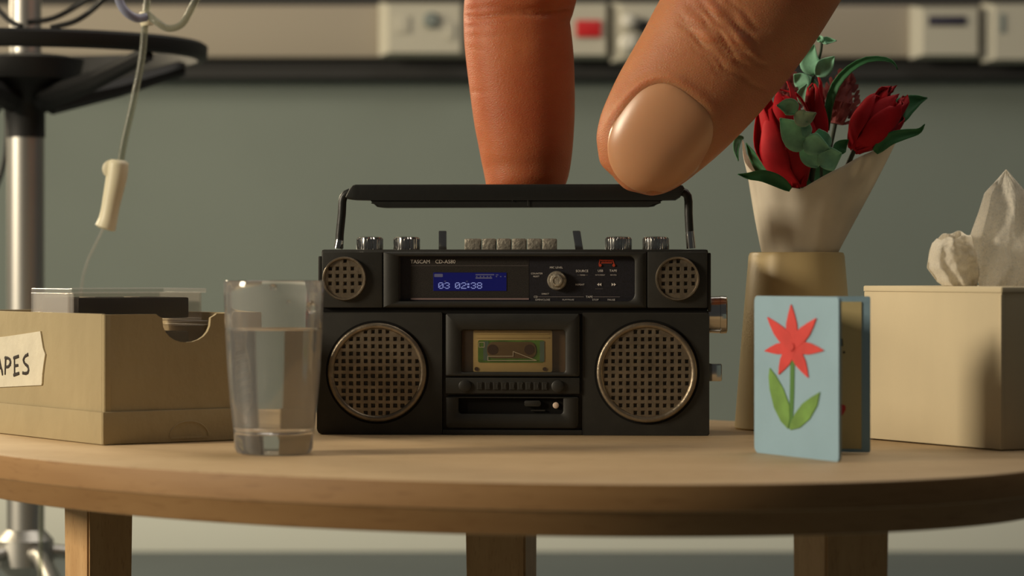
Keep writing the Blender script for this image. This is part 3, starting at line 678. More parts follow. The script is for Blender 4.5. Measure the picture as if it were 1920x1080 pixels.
bm = bmesh.new(); x = bx(821); cell = (bx(894)-bx(821))/37.0; hc = (bz(529.5)-bz(541.5))/7
for ch in '03 02:38':
    g = font[ch]
    for r_, row in enumerate(g):
        for c_, v_ in enumerate(row):
            if v_ == '1': add_box(bm, x+c_*cell, x+(c_+0.98)*cell, 0.0076, 0.0081, bz(541.5)+(6-r_)*hc, bz(541.5)+(6.98-r_)*hc)
    x += (len(g[0])+0.85)*cell*(0.86 if ch in ' :' else 1)
link('digit', bm_mesh(bm), M['digit'], disp, smooth=False, label='pale track number and time 03 02:38')
bm = bmesh.new()
prt = rrect(bx(813.5), bx(829.5), bz(519.5), bz(513.5), 0.001)
add_prism(bm, prt, 0.0076, 0.0081)
for (a_, c_, y_, h_) in ((891, 926, 516.2, 2.2), (929, 934, 516.2, 1.6), (891, 922, 522.6, 2.6)): add_box(bm, bx(a_), bx(c_), 0.0076, 0.0081, bz(y_), bz(y_-h_))
for px in (892, 899, 905, 912, 918, 929, 937, 945): add_box(bm, bx(px), bx(px+2.5), 0.0076, 0.0081, bz(519.6), bz(517.6))
for px in (832, 873): add_box(bm, bx(px), bx(px+3.5), 0.0076, 0.0081, bz(528.2), bz(526.8))
link('icon', bm_mesh(bm), mat('icon_dim', (0.14, 0.15, 0.30), 0.5), disp, smooth=False)['kind'] = 'stuff'
bm = bmesh.new(); text_bm(bm, 'TASCAM', bz(486.6)-bz(493.6), bx(768.5), bz(493.8), yp, sx=0.96); text_bm(bm, 'CD-AS80', bz(486.6)-bz(493.6), bx(815), bz(493.8), yp, sx=0.99)
w_ = [v.co.x for v in bm.verts]
link('lettering', bm_mesh(bm), M['ink'], pp_, smooth=False, label='model name in pale capitals')
bm = bmesh.new()
def tx(s, cx, cy, h, sx=1.0): text_bm(bm, s, bz(cy-h/2)-bz(cy+h/2), bx(cx), bz(cy+h/2), yp, align='CENTER', sx=sx)
tx('MIC LEVEL', 1042.5, 501.5, 3.6, 1.05); tx('COUNTER', 1006, 512.8, 3.0, 1.1); tx('RESET', 1005, 518.2, 2.8, 1.1)
tx('SOURCE', 1091, 508, 4.4, 1.0); tx('USB', 1125.5, 507.6, 4.2, 1.0); tx('TAPE', 1149.5, 507.6, 4.2, 1.05); tx('REPEAT', 1087, 533.6, 3.2, 1.1)
tx('DIRECT', 1022, 551, 2.6, 1.1); tx('CD', 1004, 556.6, 3.8); tx('TAPE', 1104.5, 556.6, 3.8, 1.05); tx('OPEN/CLOSE', 1017, 562, 3.2, 1.05); tx('STOP', 1116, 562, 3.2, 1.1); tx('PAUSE', 1146, 562, 3.2, 1.1)
tx('PLAY/PAUSE', 1065, 562, 2.6, 1.1); tx('AUTO READY', 1125, 515.6, 1.9, 1.1); tx('RECORD', 1150, 515.6, 1.9, 1.1); tx('TIMER', 1092, 515.8, 2.0, 1.2)
for (px, s) in ((1123, -1), (1150.5, 1)):
    for dx in (-4, 0.2):
        p_ = [B(px+dx+(4 if s < 0 else 0), 530.5), B(px+dx+(4 if s < 0 else 0), 536.5), B(px+dx+(0 if s < 0 else 4), 533.5)]
        vs = [bm.verts.new((q_[0], yp-0.0004, q_[1])) for q_ in p_]; bm.faces.new(vs)
link('lettering', bm_mesh(bm), M['ink'], pp_, smooth=False, label='small pale control captions')
bm = bmesh.new()
lines(bm, [(770, 560.6), (990, 560.6)], 0.0024, 0.0082)
link('line', bm_mesh(bm), M['pinkline'], pp_, smooth=False, label='pinkish caption line')
bm = bmesh.new(); lines(bm, [(1009, 556.7), (1094, 556.7)], 0.0007, yp); lines(bm, [(1112, 556.7), (1162, 556.7)], 0.0007, yp); lines(bm, [(770, 498), (990, 498)], 0.0004, 0.0083)
lines(bm, [(748.6, 482), (748.6, 563)], 0.0006, 0.0086)
lines(bm, [(1082, 515.8), (1102, 515.8)], 0.0005, yp); lines(bm, [(1116, 541.5), (1130, 541.5)], 0.0004, yp)
link('line', bm_mesh(bm), M['inkdim'], pp_, smooth=False)
bm = bmesh.new()
lines(bm, [(1124, 488), (1149, 488)], 0.0016, yp); lines(bm, [(1127, 493), (1147, 493)], 0.0013, yp); lines(bm, [(1125, 487), (1123, 495)], 0.0014, yp); lines(bm, [(1148.5, 487), (1151, 495)], 0.0014, yp)
for i in range(7): lines(bm, [(1128+i*3, 489.5), (1129.2+i*3, 491.5)], 0.0008, yp)
for px in (1125, 1150.5): add_lathe(bm, [(0.0022, 0), (0.0022, 0.0008)], 14, Matrix.Translation((bx(px), yp, bz(497.5))) @ Matrix.Rotation(math.pi/2, 4, 'X'))
link('emblem', bm_mesh(bm), M['inkred'], pp_, smooth=False, label='small red emblem')
lathe('front_knob', M['silver'], bb, [(0.0148, 0), (0.0148, 0.006), (0.0135, 0.0085), (0.0105, 0.0085), (0.010, 0.010), (0.0085, 0.0125), (0.006, 0.0128), (0.0055, 0.0118)], 40, Matrix.Translation((bx(1044), 0.009, bz(526))) @ Matrix.Rotation(math.pi/2, 4, 'X'), label='silver round front knob')

# speakers: ring, pierced plate with square pits, well coloured as shade
def speaker(name, cx, cz, r, ring_w, pitch, hole, ysurf, offs, label):
    rt_ = lathe(name, M['bronze'], bb, [(r, -0.002), (r, 0.004), (r-ring_w*0.25, 0.0062), (r-ring_w*0.7, 0.006), (r-ring_w, 0.003), (r-ring_w, -0.002)], 96, Matrix.Translation((cx, ysurf, cz)) @ Matrix.Rotation(math.pi/2, 4, 'X'), False, False, ang=50, label=label)
    ri = r-ring_w*0.9; bm = bmesh.new(); n = int(ri/pitch)+2
    top = {}
    def V(x_, z_):
        k_ = (round(x_, 6), round(z_, 6))
        if k_ not in top: top[k_] = bm.verts.new((cx+x_, ysurf-0.0032, cz+z_))
        return top[k_]
    for i in range(-n, n+1):
        for j in range(-n, n+1):
            ux, uz = (i+offs[0])*pitch, (j+offs[1])*pitch; h = pitch/2; q_ = hole/2
            d = math.hypot(abs(ux)+h*0.1, abs(uz)+h*0.1)
            if math.hypot(max(abs(ux)-h, 0), max(abs(uz)-h, 0)) > ri: continue
            o_ = [V(ux-h, uz-h), V(ux+h, uz-h), V(ux+h, uz+h), V(ux-h, uz+h)]
            if math.hypot(ux, uz) < ri-q_*0.35:
                jx, jz = R.uniform(-.03, .03)*hole, R.uniform(-.03, .03)*hole
                a_ = [bm.verts.new((cx+ux+jx+sx*q_, ysurf-0.0032, cz+uz+jz+sz*q_)) for sx, sz in ((-1,-1), (1,-1), (1,1), (-1,1))]
                b_ = [bm.verts.new((cx+ux+jx+sx*q_*0.5, ysurf+0.0004, cz+uz+jz+sz*q_*0.5)) for sx, sz in ((-1,-1), (1,-1), (1,1), (-1,1))]
                for k_ in range(4):
                    bm.faces.new((o_[k_], o_[(k_+1) % 4], a_[(k_+1) % 4], a_[k_])); bm.faces.new((a_[k_], a_[(k_+1) % 4], b_[(k_+1) % 4], b_[k_]))
                bm.faces.new(b_)
            else: bm.faces.new(o_)
    for v_ in bm.verts:                      # keep the plate inside its ring
        dx_, dz_ = v_.co.x-cx, v_.co.z-cz; d_ = math.hypot(dx_, dz_)
        if d_ > r-ring_w*0.5: f_ = (r-ring_w*0.5)/d_; v_.co.x = cx+dx_*f_; v_.co.z = cz+dz_*f_
    me = bm_mesh(bm); me.materials.clear()
    g = link('grille', me, M['bronze'], rt_, smooth=False); me.materials.append(M['grille_shade'])
    for p in me.polygons:
        if all(me.vertices[i].co.y > ysurf+0.0003 for i in p.vertices): p.material_index = 1
    return rt_
for (cx, cy, hw) in ((707.5, 698.5, 90.5), (1213, 697.5, 93.5)):
    rr = (bx(cx+hw)-bx(cx-hw))/2; rr = (rr+0.0775)/2
    pit = (bx(cx+6.9)-bx(cx-6.9))
    speaker('speaker', bx(cx), bz(cy), rr, 0.0095, pit, pit*0.57, 0.0, (0.45, 0.5), 'large bronze speaker with square pits')
    lathe('speaker_well', M['black_shade'], bb, [(rr+0.0035, 0.0003), (rr+0.0035, 0.0009), (rr-0.002, 0.001)], 72, Matrix.Translation((bx(cx), 0.0004, bz(cy))) @ Matrix.Rotation(math.pi/2, 4, 'X'), False, False)
for (cx, cy) in ((646.5, 522.5), (1270.5, 522.5)):
    rr = 0.0338; pit = bx(cx+7)-bx(cx-7)
    speaker('tweeter', bx(cx), bz(cy), rr, 0.0045, pit, pit*0.54, -0.003, (0.1, 0.35), 'small bronze tweeter with square pits')

# controls on the top
zt0 = zt-0.001
def top_pt(px, depth): return bx(px, depth)
def knob(px, hw):
    d = 0.055; x_ = top_pt(px, d); r_ = hw*0.000825
    zz = bz(443.5, d)
    rf = lambda a, i: 1+(0.035*(1 if math.sin(a*26) > 0 else -1) if 0 < i < 3 else 0)
    lathe('top_knob', M['chrome'], bb, [(r_*0.96, zt0), (r_, zt0+0.002), (r_, zz-0.004), (r_*0.92, zz-0.0012), (r_*0.72, zz), (r_*0.66, zz-0.001)], 156, Matrix.Translation((x_, d, 0)), rf=rf, ang=25, label='knurled chrome knob')
for px in (693.5, 762.5, 1159.5, 1229.5): knob(px, 24.3)
for px, tilt in ((830, 0.0), (1086.5, -3.0)):
    d = 0.06; x_ = top_pt(px, d)
    bm = bmesh.new(); add_box(bm, x_-0.0062, x_+0.0062, d-0.004, d+0.004, zt0-0.002, bz(432.5, d), 0.0018)
    if tilt:
        for v_ in bm.verts: v_.co.x += (v_.co.z-zt0)*-0.16
    link('lever', bm_mesh(bm), M['chrome'], bb, label='chrome toggle lever')
for (a_, c_) in ((872, 902), (905, 930), (932.5, 958.5), (961, 987), (989.5, 1015.5), (1017.5, 1044)):
    d = 0.05
    box('push_button', M['silver'], bb, bx(a_, d), bx(c_, d), d-0.012, d+0.012, zt0-0.002, bz(447.5, d), 0.0025, label='silver push button')
# handle
hd = 0.062
hp = []
def Hp(px, py): x_, z_ = B(px, py, hd); return Vector((x_, hd, z_))
cr_ = [Hp(636, 466), Hp(637, 440), Hp(641, 400), Hp(642, 378), Hp(644, 370), Hp(649, 364), Hp(656, 361), Hp(668, 360), Hp(1268, 358), Hp(1277, 359), Hp(1285, 362), Hp(1289.5, 368), Hp(1291, 378), Hp(1291, 400), Hp(1293, 440), Hp(1295, 466)]
tube('handle_bar', M['handle'], bb, cr_, 0.0066, 14)
g1 = prism('handle_grip', M['handle'], bb, [Hp(*p).xz for p in ((650, 370), (658, 354), (664, 348), (670, 346.5), (1268, 345.5), (1280, 348), (1284, 354), (1275, 370), (1266, 375.5), (1240, 376), (706, 376.5), (668, 375.5), (655, 374))][::-1], hd-0.020, hd+0.020, 0.004)
prism('grip_clip', M['handle'], bb, [Hp(*p).xz for p in ((694, 375), (700, 379), (709, 388.5), (722, 390), (1215, 388.5), (1226, 387), (1238, 378), (1244, 375))][::-1], hd-0.0175, hd+0.0175, 0.003)
bm = bmesh.new()
for pts in ([(962, 378), (963, 372), (968, 371), (988, 371), (991, 373), (991, 386)],):
    add_tube(bm, [Hp(*p)+Vector((0, -0.0195, 0)) for p in pts], 0.0006, 6)
link('seam', bm_mesh(bm), M['handle'], bb)
for a_, c_ in (((634, 466), (637, 450)), ((1296, 466), (1293, 434))):
    tube('handle_end', M['chrome'], bb, [Hp(*a_), Hp(*c_)], [0.0072, 0.0069], 14, label='worn metal end of the handle')
# knobs on the right side
zk = B(1330, 591)[1]; xk = xR-0.002
pf = [(0.0285, 0), (0.0285, 0.004), (0.029, 0.019), (0.0295, 0.0195), (0.0295, 0.0225), (0.029, 0.0285), (0.026, 0.030), (0.012, 0.030)]
lathe('side_knob', M['chrome'], bb, pf, 48, Matrix.Translation((xk, 0.05, zk)) @ Matrix.Rotation(math.pi/2, 4, 'Y'), label='large chrome side knob')
zk = B(1330, 700)[1]
box('side_button', M['chrome'], bb, xk, xk+0.0215, 0.035, 0.06, zk-0.0135, zk+0.0135, 0.0025, label='square metal side button')

# ------------------------------------------------------------------ vase and flowers
VD = 4.53
vx = P(1493.5, 505, VD).x; vh = P(0, 473, VD).z-ZT
vs_ = thing('vase', 'tall cream tapered vase behind the greeting card', 'vase', (vx, VD, ZT))
r0, r1 = 0.0985, 0.0752
lathe('vase_body', M['vase'], vs_, [(0.09, 0), (r0-0.002, 0.0005), (r0, 0.003), (r0-(r0-r1)*0.5+0.0008, vh*0.5), (r1+0.001, vh-0.006), (r1-0.001, vh-0.001), (r1-0.004, vh), (r1-0.008, vh-0.002), (r1-0.008, vh-0.05), (0.0, vh-0.06)], 80, None, True, False, ang=40)
WD = VD
wb = P(1500, 469, WD)
wr = thing('flower_wrap', 'off-white paper cone wrapped round the flowers, standing in the vase', 'wrapping paper', wb)
rim = [(-180, 262), (-168, 302), (-148, 338), (-125, 350), (-101, 358), (-74, 324), (-41, 288), (-14, 254), (0, 276), (15, 293), (45, 318), (90, 336), (130, 318), (160, 285), (180, 262)]
def wrapf(u, v):
    deg = -180+360*u; zz = float(np.interp(deg, [p[0] for p in rim], [p[1] for p in rim]))
    ht = (469-zz)*WD/F+0.025; z_ = -0.025+ht*v; a = math.radians(deg)
    q_ = max(z_, -0.01)/0.18
    rad = 0.0615+0.056*q_+0.004*math.sin(a*5+3*v)*v; rad += 0.0022*math.sin(a*11+2)*v
    if deg < -150 or deg > 165: rad *= 1-0.02*v
    cx = 0.020*q_+0.014*max(q_, 0)*max(0, math.cos(a))**2
    return (cx+rad*math.cos(a), rad*math.sin(a), z_)
sheet('paper', M['wrap'], wr, wrapf, 120, 24, 0.0012)
def petal_at(base, axis, out, L_, wd, bulge, tipr, parent, material, name='petal', twist=0.0, ragged=0.0, r_in=0.004, seed=0, nu=8, nv=14, cup=0.8):
    """one petal: rises along axis from base, pushed outwards along `out`"""
    axis = axis.normalized(); out = (out-axis*out.dot(axis)).normalized(); side = axis.cross(out)
    rs = random.Random(seed); ph = rs.uniform(0, 6)
    jag = [rs.uniform(0, ragged) for _ in range(nu+1)]
    def f(u, v):
        t = v
        rad = r_in+(bulge-r_in)*math.sin(min(1, t*1.75)*math.pi/2)*(1-t)**0.35+tipr*t**2.2
        w_ = wd*(math.sin(math.pi*min(1, 0.08+t*0.92)**0.72)**0.75 if t < 0.999 else 0.02)
        s = (u-0.5)*2
        th_ = s*w_/max(bulge, 0.012)*cup
        h_ = L_*t-(jag[int(round(u*nu))]*L_ if v > 0.8 else 0)*(v-0.8)/0.2
        rr_ = rad*(1+0.04*math.sin(ph+5*t))
        off = out*(rr_*math.cos(th_)+0.004*s*s*math.sin(ph+4*t))+side*(max(rr_, bulge*0.55)*math.sin(th_))
        return base+axis*h_+off+side*twist*t*t
    return sheet(name, material, parent, f, nu, nv, 0.0014)
def tulip(label, b0, tip, dep0, dep1, radius, wd, n, seed, material, ragged=0.0, layers=((1.0, 1.0), (0.8, 0.95), (0.5, 0.9)), tipr=0.01, rot=0.0, group='red flowers in the wrap'):
    A = P(*b0, dep0); C = P(*tip, dep1); axis = (C-A); L_ = axis.length
    rt_ = thing('red_flower', label, 'flower', A, 0, group)
    ax = axis.normalized(); e1 = Vector((0, -1, 0)); e1 = (e1-ax*e1.dot(ax)).normalized(); e2 = ax.cross(e1); rs = random.Random(seed)
    k_ = 0
    for li, (sr, sl) in enumerate(layers):
        for i in range(n):
            a = 2*math.pi*(i+0.5*li)/n+rs.uniform(-.15, .15)+rot
            petal_at(Vector((0, 0, 0)), ax, e1*math.cos(a)+e2*math.sin(a), L_*sl*rs.uniform(.86, 1.02), wd*rs.uniform(.85, 1.1), radius*sr, tipr*sr*rs.uniform(.4, 1.3), rt_, material, twist=rs.uniform(-.006, .006), ragged=ragged*rs.uniform(.4, 1), seed=seed*50+k_); k_ += 1
    # stem down into the vase
    bot = Vector((P(1500, 480, VD).x, VD, P(0, 520, VD).z))-A
    tube('stem', M['stem'], rt_, smooth_path([ax*0.004, (bot*0.5)+Vector((0, 0, 0.0)), bot]), 0.004, 8)
    return rt_
tulip('tall dark-red paper flower with broad long petals, under the thumb', (1497, 352), (1448, 152), 4.47, 4.48, 0.060, 0.050, 5, 3, M['petal'], 0.0, ((1.0, 0.92), (0.72, 1.02)), 0.004, 0.45)
tulip('narrow red paper bloom with a folded tip in the middle of the bunch', (1528, 292), (1530, 146), 4.49, 4.49, 0.024, 0.026, 3, 9, M['petal'], 0.0, ((1.0, 1.0), (0.6, 1.0)), 0.002, 0.5)
tulip('bright red tulip-like paper flower with ragged tip, on the outer side of the bunch', (1600, 282), (1688, 168), 4.47, 4.49, 0.046, 0.036, 5, 5, M['petal'], 0.22, ((1.0, 0.86), (0.72, 1.0), (0.45, 1.02)), 0.014, 0.3)
# two dull flower heads behind
def fluffy(label, c, tip, dep, rad, seed, nfl=90):
    A = P(*c, dep); C = P(*tip, dep); ax = (C-A).normalized(); L_ = (C-A).length
    rt_ = thing('dried_flower', label, 'flower', A, 0, 'dull dried flowers in the wrap'); rs = random.Random(seed); bm = bmesh.new()
    e1 = ax.orthogonal().normalized(); e2 = ax.cross(e1)
    for i in range(nfl):
        t = rs.random(); a = rs.uniform(0, 6.283); rr_ = rad*math.sin(math.pi*(0.15+0.75*t))
        p = ax*L_*t*0.85+(e1*math.cos(a)+e2*math.sin(a))*rr_*0.8
        d = ((e1*math.cos(a)+e2*math.sin(a))*(1-t*0.8)+ax*(0.5+t)).normalized(); s_ = d.orthogonal().normalized()
        w_ = 0.0045; l_ = 0.016
        q_ = [p-s_*w_*.5, p+s_*w_*.5, p+d*l_*.7+s_*w_, p+d*l_+s_*w_*.2, p+d*l_*.75-s_*w_]
        bm.faces.new([bm.verts.new(x_) for x_ in q_])
    add_tube(bm, [ax*L_*0.0, ax*L_*0.4, ax*L_*0.8], [rad*0.45, rad*0.8, rad*0.4], 10)
    o = link('florets', bm_mesh(bm), M['petal_dark'], rt_, smooth=False); o['kind'] = 'stuff'
    bot = Vector((P(1505, 480, VD).x, VD, P(0, 520, VD).z))-A
    tube('stem', M['stem'], rt_, [Vector((0, 0, 0)), bot*0.5, bot], 0.0035, 8)
fluffy('dull pinkish-brown bristly flower head behind the bright red tulip', (1566, 232), (1585, 132), 4.60, 0.030, 4, 130)
fluffy('dull dark flower head half hidden behind the thumb', (1478, 205), (1492, 142), 4.58, 0.020, 8, 70)
# eucalyptus
def leafpx(name, pts, wpx, dep, parent, material, org, cupz=0.004, tilt=0.0, dep2=None, shape=0.8, wd2=None):
    """a leaf along pixel centre line pts, half width wpx"""
    n_ = len(pts); path = smooth_path([P(p[0], p[1], dep+((dep2-dep)*i/(n_-1) if dep2 else 0))-org for i, p in enumerate(pts)], 6)
    kk = dep/F
    def f(u, v):
        i = v*(len(path)-1); i0 = min(int(i), len(path)-2); c = path[i0].lerp(path[i0+1], i-i0); t_ = (path[i0+1]-path[i0]).normalized()
        sd = t_.cross(Vector((0, 1, 0))).normalized()
        sd = (sd*math.cos(tilt)+Vector((0, 1, 0))*math.sin(tilt))
        w_ = wpx*kk*max(math.sin(math.pi*min(1, 0.04+0.96*v)**shape), 0.03)
        s = (u-.5)*2
        return c+sd*w_*s+Vector((0, -1, 0))*cupz*(s*s)+Vector((0, -1, 0))*0.002*math.sin(7*v)
    return sheet(name, material, parent, f, 6, 14, 0.0011)
def sprig(label, org_px, dep, stem, leaves):
    org = P(*org_px, dep); rt_ = thing('eucalyptus_sprig', label, 'leaf sprig', org, 0, 'eucalyptus sprigs in the wrap')
    tube('stem', M['stem'], rt_, smooth_path([P(x_, y_, d_)-org for x_, y_, d_ in stem]), 0.0024, 8)
    for (pts, w_, d_, mm, tl) in leaves: leafpx('leaf', pts, w_*1.3, d_, rt_, M[mm], org, tilt=tl)
    return rt_
sprig('front blue-green eucalyptus sprig with round leaves, over the red petals', (1545, 330), 4.42, [(1540, 345, 4.45), (1538, 300, 4.44), (1520, 250, 4.41), (1492, 208, 4.385)], [
    ([(1492, 212), (1478, 200), (1456, 198)], 13, 4.38, 'euc', 0.2), ([(1490, 214), (1508, 222), (1530, 212)], 13, 4.375, 'euc_pale', -0.2),
    ([(1518, 262), (1492, 252), (1462, 222)], 24, 4.395, 'euc', 0.15), ([(1508, 262), (1528, 272), (1556, 280)], 17, 4.39, 'euc', -0.3), ([(1530, 285), (1537, 260), (1535, 242)], 18, 4.40, 'euc', 0.4),
    ([(1535, 312), (1515, 290), (1500, 268)], 14, 4.415, 'euc', 0.3), ([(1536, 308), (1556, 296), (1578, 288)], 19, 4.41, 'euc', -0.2), ([(1508, 258), (1512, 240), (1512, 228)], 8, 4.38, 'euc', 0.0), ([(1570, 290), (1576, 275), (1590, 262)], 10, 4.44, 'leaf', 0.0)])
sprig('upper eucalyptus sprig rising behind the thumb above the flowers', (1515, 200), 4.56, [(1510, 330, 4.56), (1512, 220, 4.56), (1526, 140, 4.56), (1538, 100, 4.56), (1541, 74, 4.56)], [
    ([(1541, 80), (1550, 76), (1568, 77)], 6, 4.54, 'euc', 0.3), ([(1542, 78), (1536, 73), (1530, 71)], 5, 4.54, 'euc', 0.2), ([(1528, 140), (1518, 115), (1526, 84)], 15, 4.55, 'euc', 0.15), ([(1530, 142), (1548, 124), (1564, 106)], 13, 4.545, 'euc', -0.2),
    ([(1512, 165), (1500, 150), (1488, 140)], 12, 4.56, 'euc', 0.3), ([(1512, 190), (1520, 160), (1504, 138)], 10, 4.57, 'euc', 0.2), ([(1506, 196), (1504, 176), (1512, 158)], 8, 4.55, 'euc', 0.0)])
# single leaves
def single(label, pts, w_, d_, mm='leaf', d2=None, tl=0.0, shape=0.8):
    org = P(*pts[0], d_); rt_ = thing('green_leaf', label, 'leaf', org, 0, 'single green leaves in the wrap')
    leafpx('blade', pts, w_, d_, rt_, M[mm], org, dep2=d2, tilt=tl, shape=shape)
single('long thin green blade arching over behind the flowers', [(1550, 245), (1553, 200), (1566, 160), (1592, 130), (1625, 112), (1660, 111), (1676, 119), (1682, 131)], 8, 4.50, 'leaf', 4.47, 0.2, 0.55)
single('broad green leaf pointing away beyond the bright red tulip', [(1672, 232), (1690, 205), (1715, 190), (1738, 184)], 21, 4.50, 'leaf', 4.52, 0.1, 0.62)
single('curled green leaf reaching out over the paper rim, under the tulip', [(1640, 285), (1665, 262), (1695, 252), (1722, 246), (1733, 233)], 12, 4.46, 'leaf', 4.44, 0.2, 0.55)
single('green leaf folded over the low front rim of the paper', [(1482, 356), (1458, 340), (1430, 330), (1404, 330), (1383, 327)], 12, 4.41, 'leaf', 4.42, 0.1, 0.7)
single('small green leaf hanging out beside the paper tip below the thumb', [(1394, 258), (1384, 262), (1380, 280), (1384, 302)], 7, 4.55, 'leaf', 4.49, 0.2)
single('dark green leaf tucked inside the paper against the tall red flower', [(1446, 352), (1428, 322), (1411, 292), (1398, 268)], 10, 4.50, 'leaf', 4.52, 0.2)
single('dark green leaf low inside the paper under the eucalyptus', [(1500, 350), (1520, 335), (1545, 322), (1560, 300)], 22, 4.49, 'leaf', 4.52, 0.1)

# ------------------------------------------------------------------ greeting card
gs = Vector((0.338, 3.948, ZT)); ge = Vector((0.4326, 3.751, ZT)); gb = Vector((0.4945, 3.925, ZT))
gc = thing('greeting_card', 'blue folded greeting card with a red paper flower, in front of the vase', 'card', gs)
fd = (ge-gs); fl = fd.length; fd.normalize(); fn = Vector((fd.y, -fd.x, 0))     # outward normal of the front
if fn.x > 0: fn = -fn
ch = 0.2172
def GP(s, z_, off=0.0): return fd*s+Vector((0, 0, z_))+fn*off
def plate(name, material, parent, pts2, o0, o1, label=None, frame_f=GP):
    bm = bmesh.new(); a_ = [bm.verts.new(frame_f(s, z_, o1)) for s, z_ in pts2]; b_ = [bm.verts.new(frame_f(s, z_, o0)) for s, z_ in pts2]; n_ = len(pts2)
    bm.faces.new(a_); bm.faces.new(b_[::-1])
    for k_ in range(n_): bm.faces.new((a_[k_], b_[k_], b_[(k_+1) % n_], a_[(k_+1) % n_]))
    return link(name, bm_mesh(bm), material, parent, smooth=False, label=label)
plate('front_panel', M['blue'], gc, rrect(0, fl, 0.0, ch, (0.010, 0.006, 0.005, 0.008)), -0.002, 0.002)
bd = (gb-gs); bl = bd.length; bd.normalize(); bn = Vector((bd.y, -bd.x, 0))
if bn.y > 0: bn = -bn
def BP(s, z_, off=0.0): return bd*s+Vector((0, 0, z_))+bn*off
plate('back_panel', M['blue'], gc, rrect(0, bl, 0.001, ch-0.0005, 0.003), -0.002, 0.0015, frame_f=BP, label='back panel, blue, in shade')
pg = plate('page', M['page'], gc, rrect(0.01, bl-0.012, 0.006, ch-0.008, 0.001), 0.0016, 0.0026, frame_f=BP, label='cream inner page')
def onback(px, py):
    dx = (px-960)/F; s = (gs.x-dx*gs.y)/(dx*bd.y-bd.x); Y = gs.y+s*bd.y
    return s, ZC-(py-HY)*Y/F-ZT
def onfront(px, py):
    dx = (px-960)/F; s = (gs.x-dx*gs.y)/(dx*fd.y-fd.x); Y = gs.y+s*fd.y
    return s, ZC-(py-HY)*Y/F-ZT
plate('ink_mark', M['marker'], pg, [onback(*p) for p in ((1576, 634), (1580, 635), (1581, 648), (1578, 650), (1575, 642))], 0.0027, 0.0031, frame_f=BP)
plate('ink_mark', M['marker'], pg, [(lambda q_: (q_[0]+0.0018*math.cos(a*.7854), q_[1]+0.0018*math.sin(a*.7854)))(onback(1582.5, 660.5)) for a in range(8)], 0.0027, 0.0031, frame_f=BP)
plate('heart', M['cutred'], pg, [onback(*p) for p in ((1570, 765), (1574, 760), (1579, 758), (1585, 760), (1586, 767), (1582, 775), (1577, 781), (1570, 784), (1562, 776), (1562, 762))], 0.0027, 0.0034, frame_f=BP, label='red paper heart')
cc = (1489, 650)
petals = [(1487, 571, 11), (1443, 595, 12), (1534, 597, 12), (1437, 658, 11), (1548, 657, 12), (1464, 702, 11), (1519, 708, 11)]
ap = None
for (tx_, ty_, hw) in petals:
    dx, dy = tx_-cc[0], ty_-cc[1]; l_ = math.hypot(dx, dy); ux, uy = dx/l_, dy/l_; nx, ny = -uy, ux; pts = []
    prof = [(-0.06, 0.55), (0.12, 0.75), (0.32, 1.0), (0.55, 0.90), (0.78, 0.52), (1.0, 0.05)]
    for t_, w_ in prof: pts.append(onfront(cc[0]+dx*t_+nx*hw*w_, cc[1]+dy*t_+ny*hw*w_))
    for t_, w_ in prof[::-1]: pts.append(onfront(cc[0]+dx*t_-nx*hw*w_, cc[1]+dy*t_-ny*hw*w_))
    plate('petal', M['cutred'], gc, pts, 0.0021, 0.0032+R.uniform(0, .0009))
plate('flower_centre', M['cutred'], gc, [onfront(cc[0]-1+7*math.cos(a*.628), cc[1]+8*math.sin(a*.628)) for a in range(10)], 0.003, 0.0054)
plate('stem', M['cutstem'], gc, [onfront(*p) for p in ((1485, 676), (1493, 676), (1492, 740), (1489, 800), (1483, 804), (1484, 740))], 0.0021, 0.0029)
for pts in ([(1447, 690), (1458, 704), (1472, 728), (1484, 760), (1485, 785), (1481, 804), (1468, 790), (1455, 764), (1447, 730), (1445, 706)], [(1541, 735), (1536, 760), (1522, 785), (1503, 802), (1486, 806), (1483, 802), (1494, 776), (1508, 757), (1524, 745)]):
    plate('leaf', M['cutgreen'], gc, [onfront(*p) for p in pts], 0.0021, 0.0036)

# ------------------------------------------------------------------ tissue box and tissue
ta = math.atan2(0.48, 0.877); TX, TYY = 0.6836, 3.971
tb = thing('tissue_box', 'cream cube tissue box beside the greeting card', 'tissue box', (TX, TYY, ZT), ta)
tw, tl_, thh = 0.25, 0.327, 0.2275
box('carton', M['tbox'], tb, 0, tw, 0, tl_, 0.0015, thh-0.006, 0.0025)
frame_pts = rrect(-0.001, tw+0.001, -0.001, tl_+0.001, 0.003)
slot = rrect(tw*0.5-0.035, tw*0.5+0.035, tl_*0.5-0.10, tl_*0.5+0.10, 0.03)
lidf = frame('lid', M['tbox'], tb, frame_pts, slot, -(thh+0.002), -(thh-0.006), 0.0015)
for v_ in lidf.data.vertices: v_.co = Vector((v_.co.x, v_.co.z, -v_.co.y))
lidf.data.flip_normals() if False else None
box('edge_strip', M['tbox'], tb, -0.0018, 0.0045, -0.0012, 0.004, 0.002, thh-0.009, 0.0012)
TD = 4.17
tor = P(1873, 535, TD)
ts = thing('tissue', 'thin white tissue pulled up out of the cream box', 'tissue', tor)
def interp_px(tab, v):
    vs = [t[0] for t in tab]; return float(np.interp(v, vs, [t[1] for t in tab])), float(np.interp(v, vs, [t[2] for t in tab]))
Lt = [(0, 1838, 545), (0.12, 1832, 520), (0.3, 1822, 478), (0.40, 1816, 450), (0.5, 1825, 425), (0.62, 1836, 395), (0.75, 1846, 362), (0.88, 1868, 338), (1, 1886, 318)]
Rt = [(0, 1920, 545), (0.10, 1945, 528), (0.2, 1962, 500), (0.35, 1968, 450), (0.55, 1955, 405), (0.75, 1930, 368), (0.88, 1908, 342), (1, 1887, 318)]
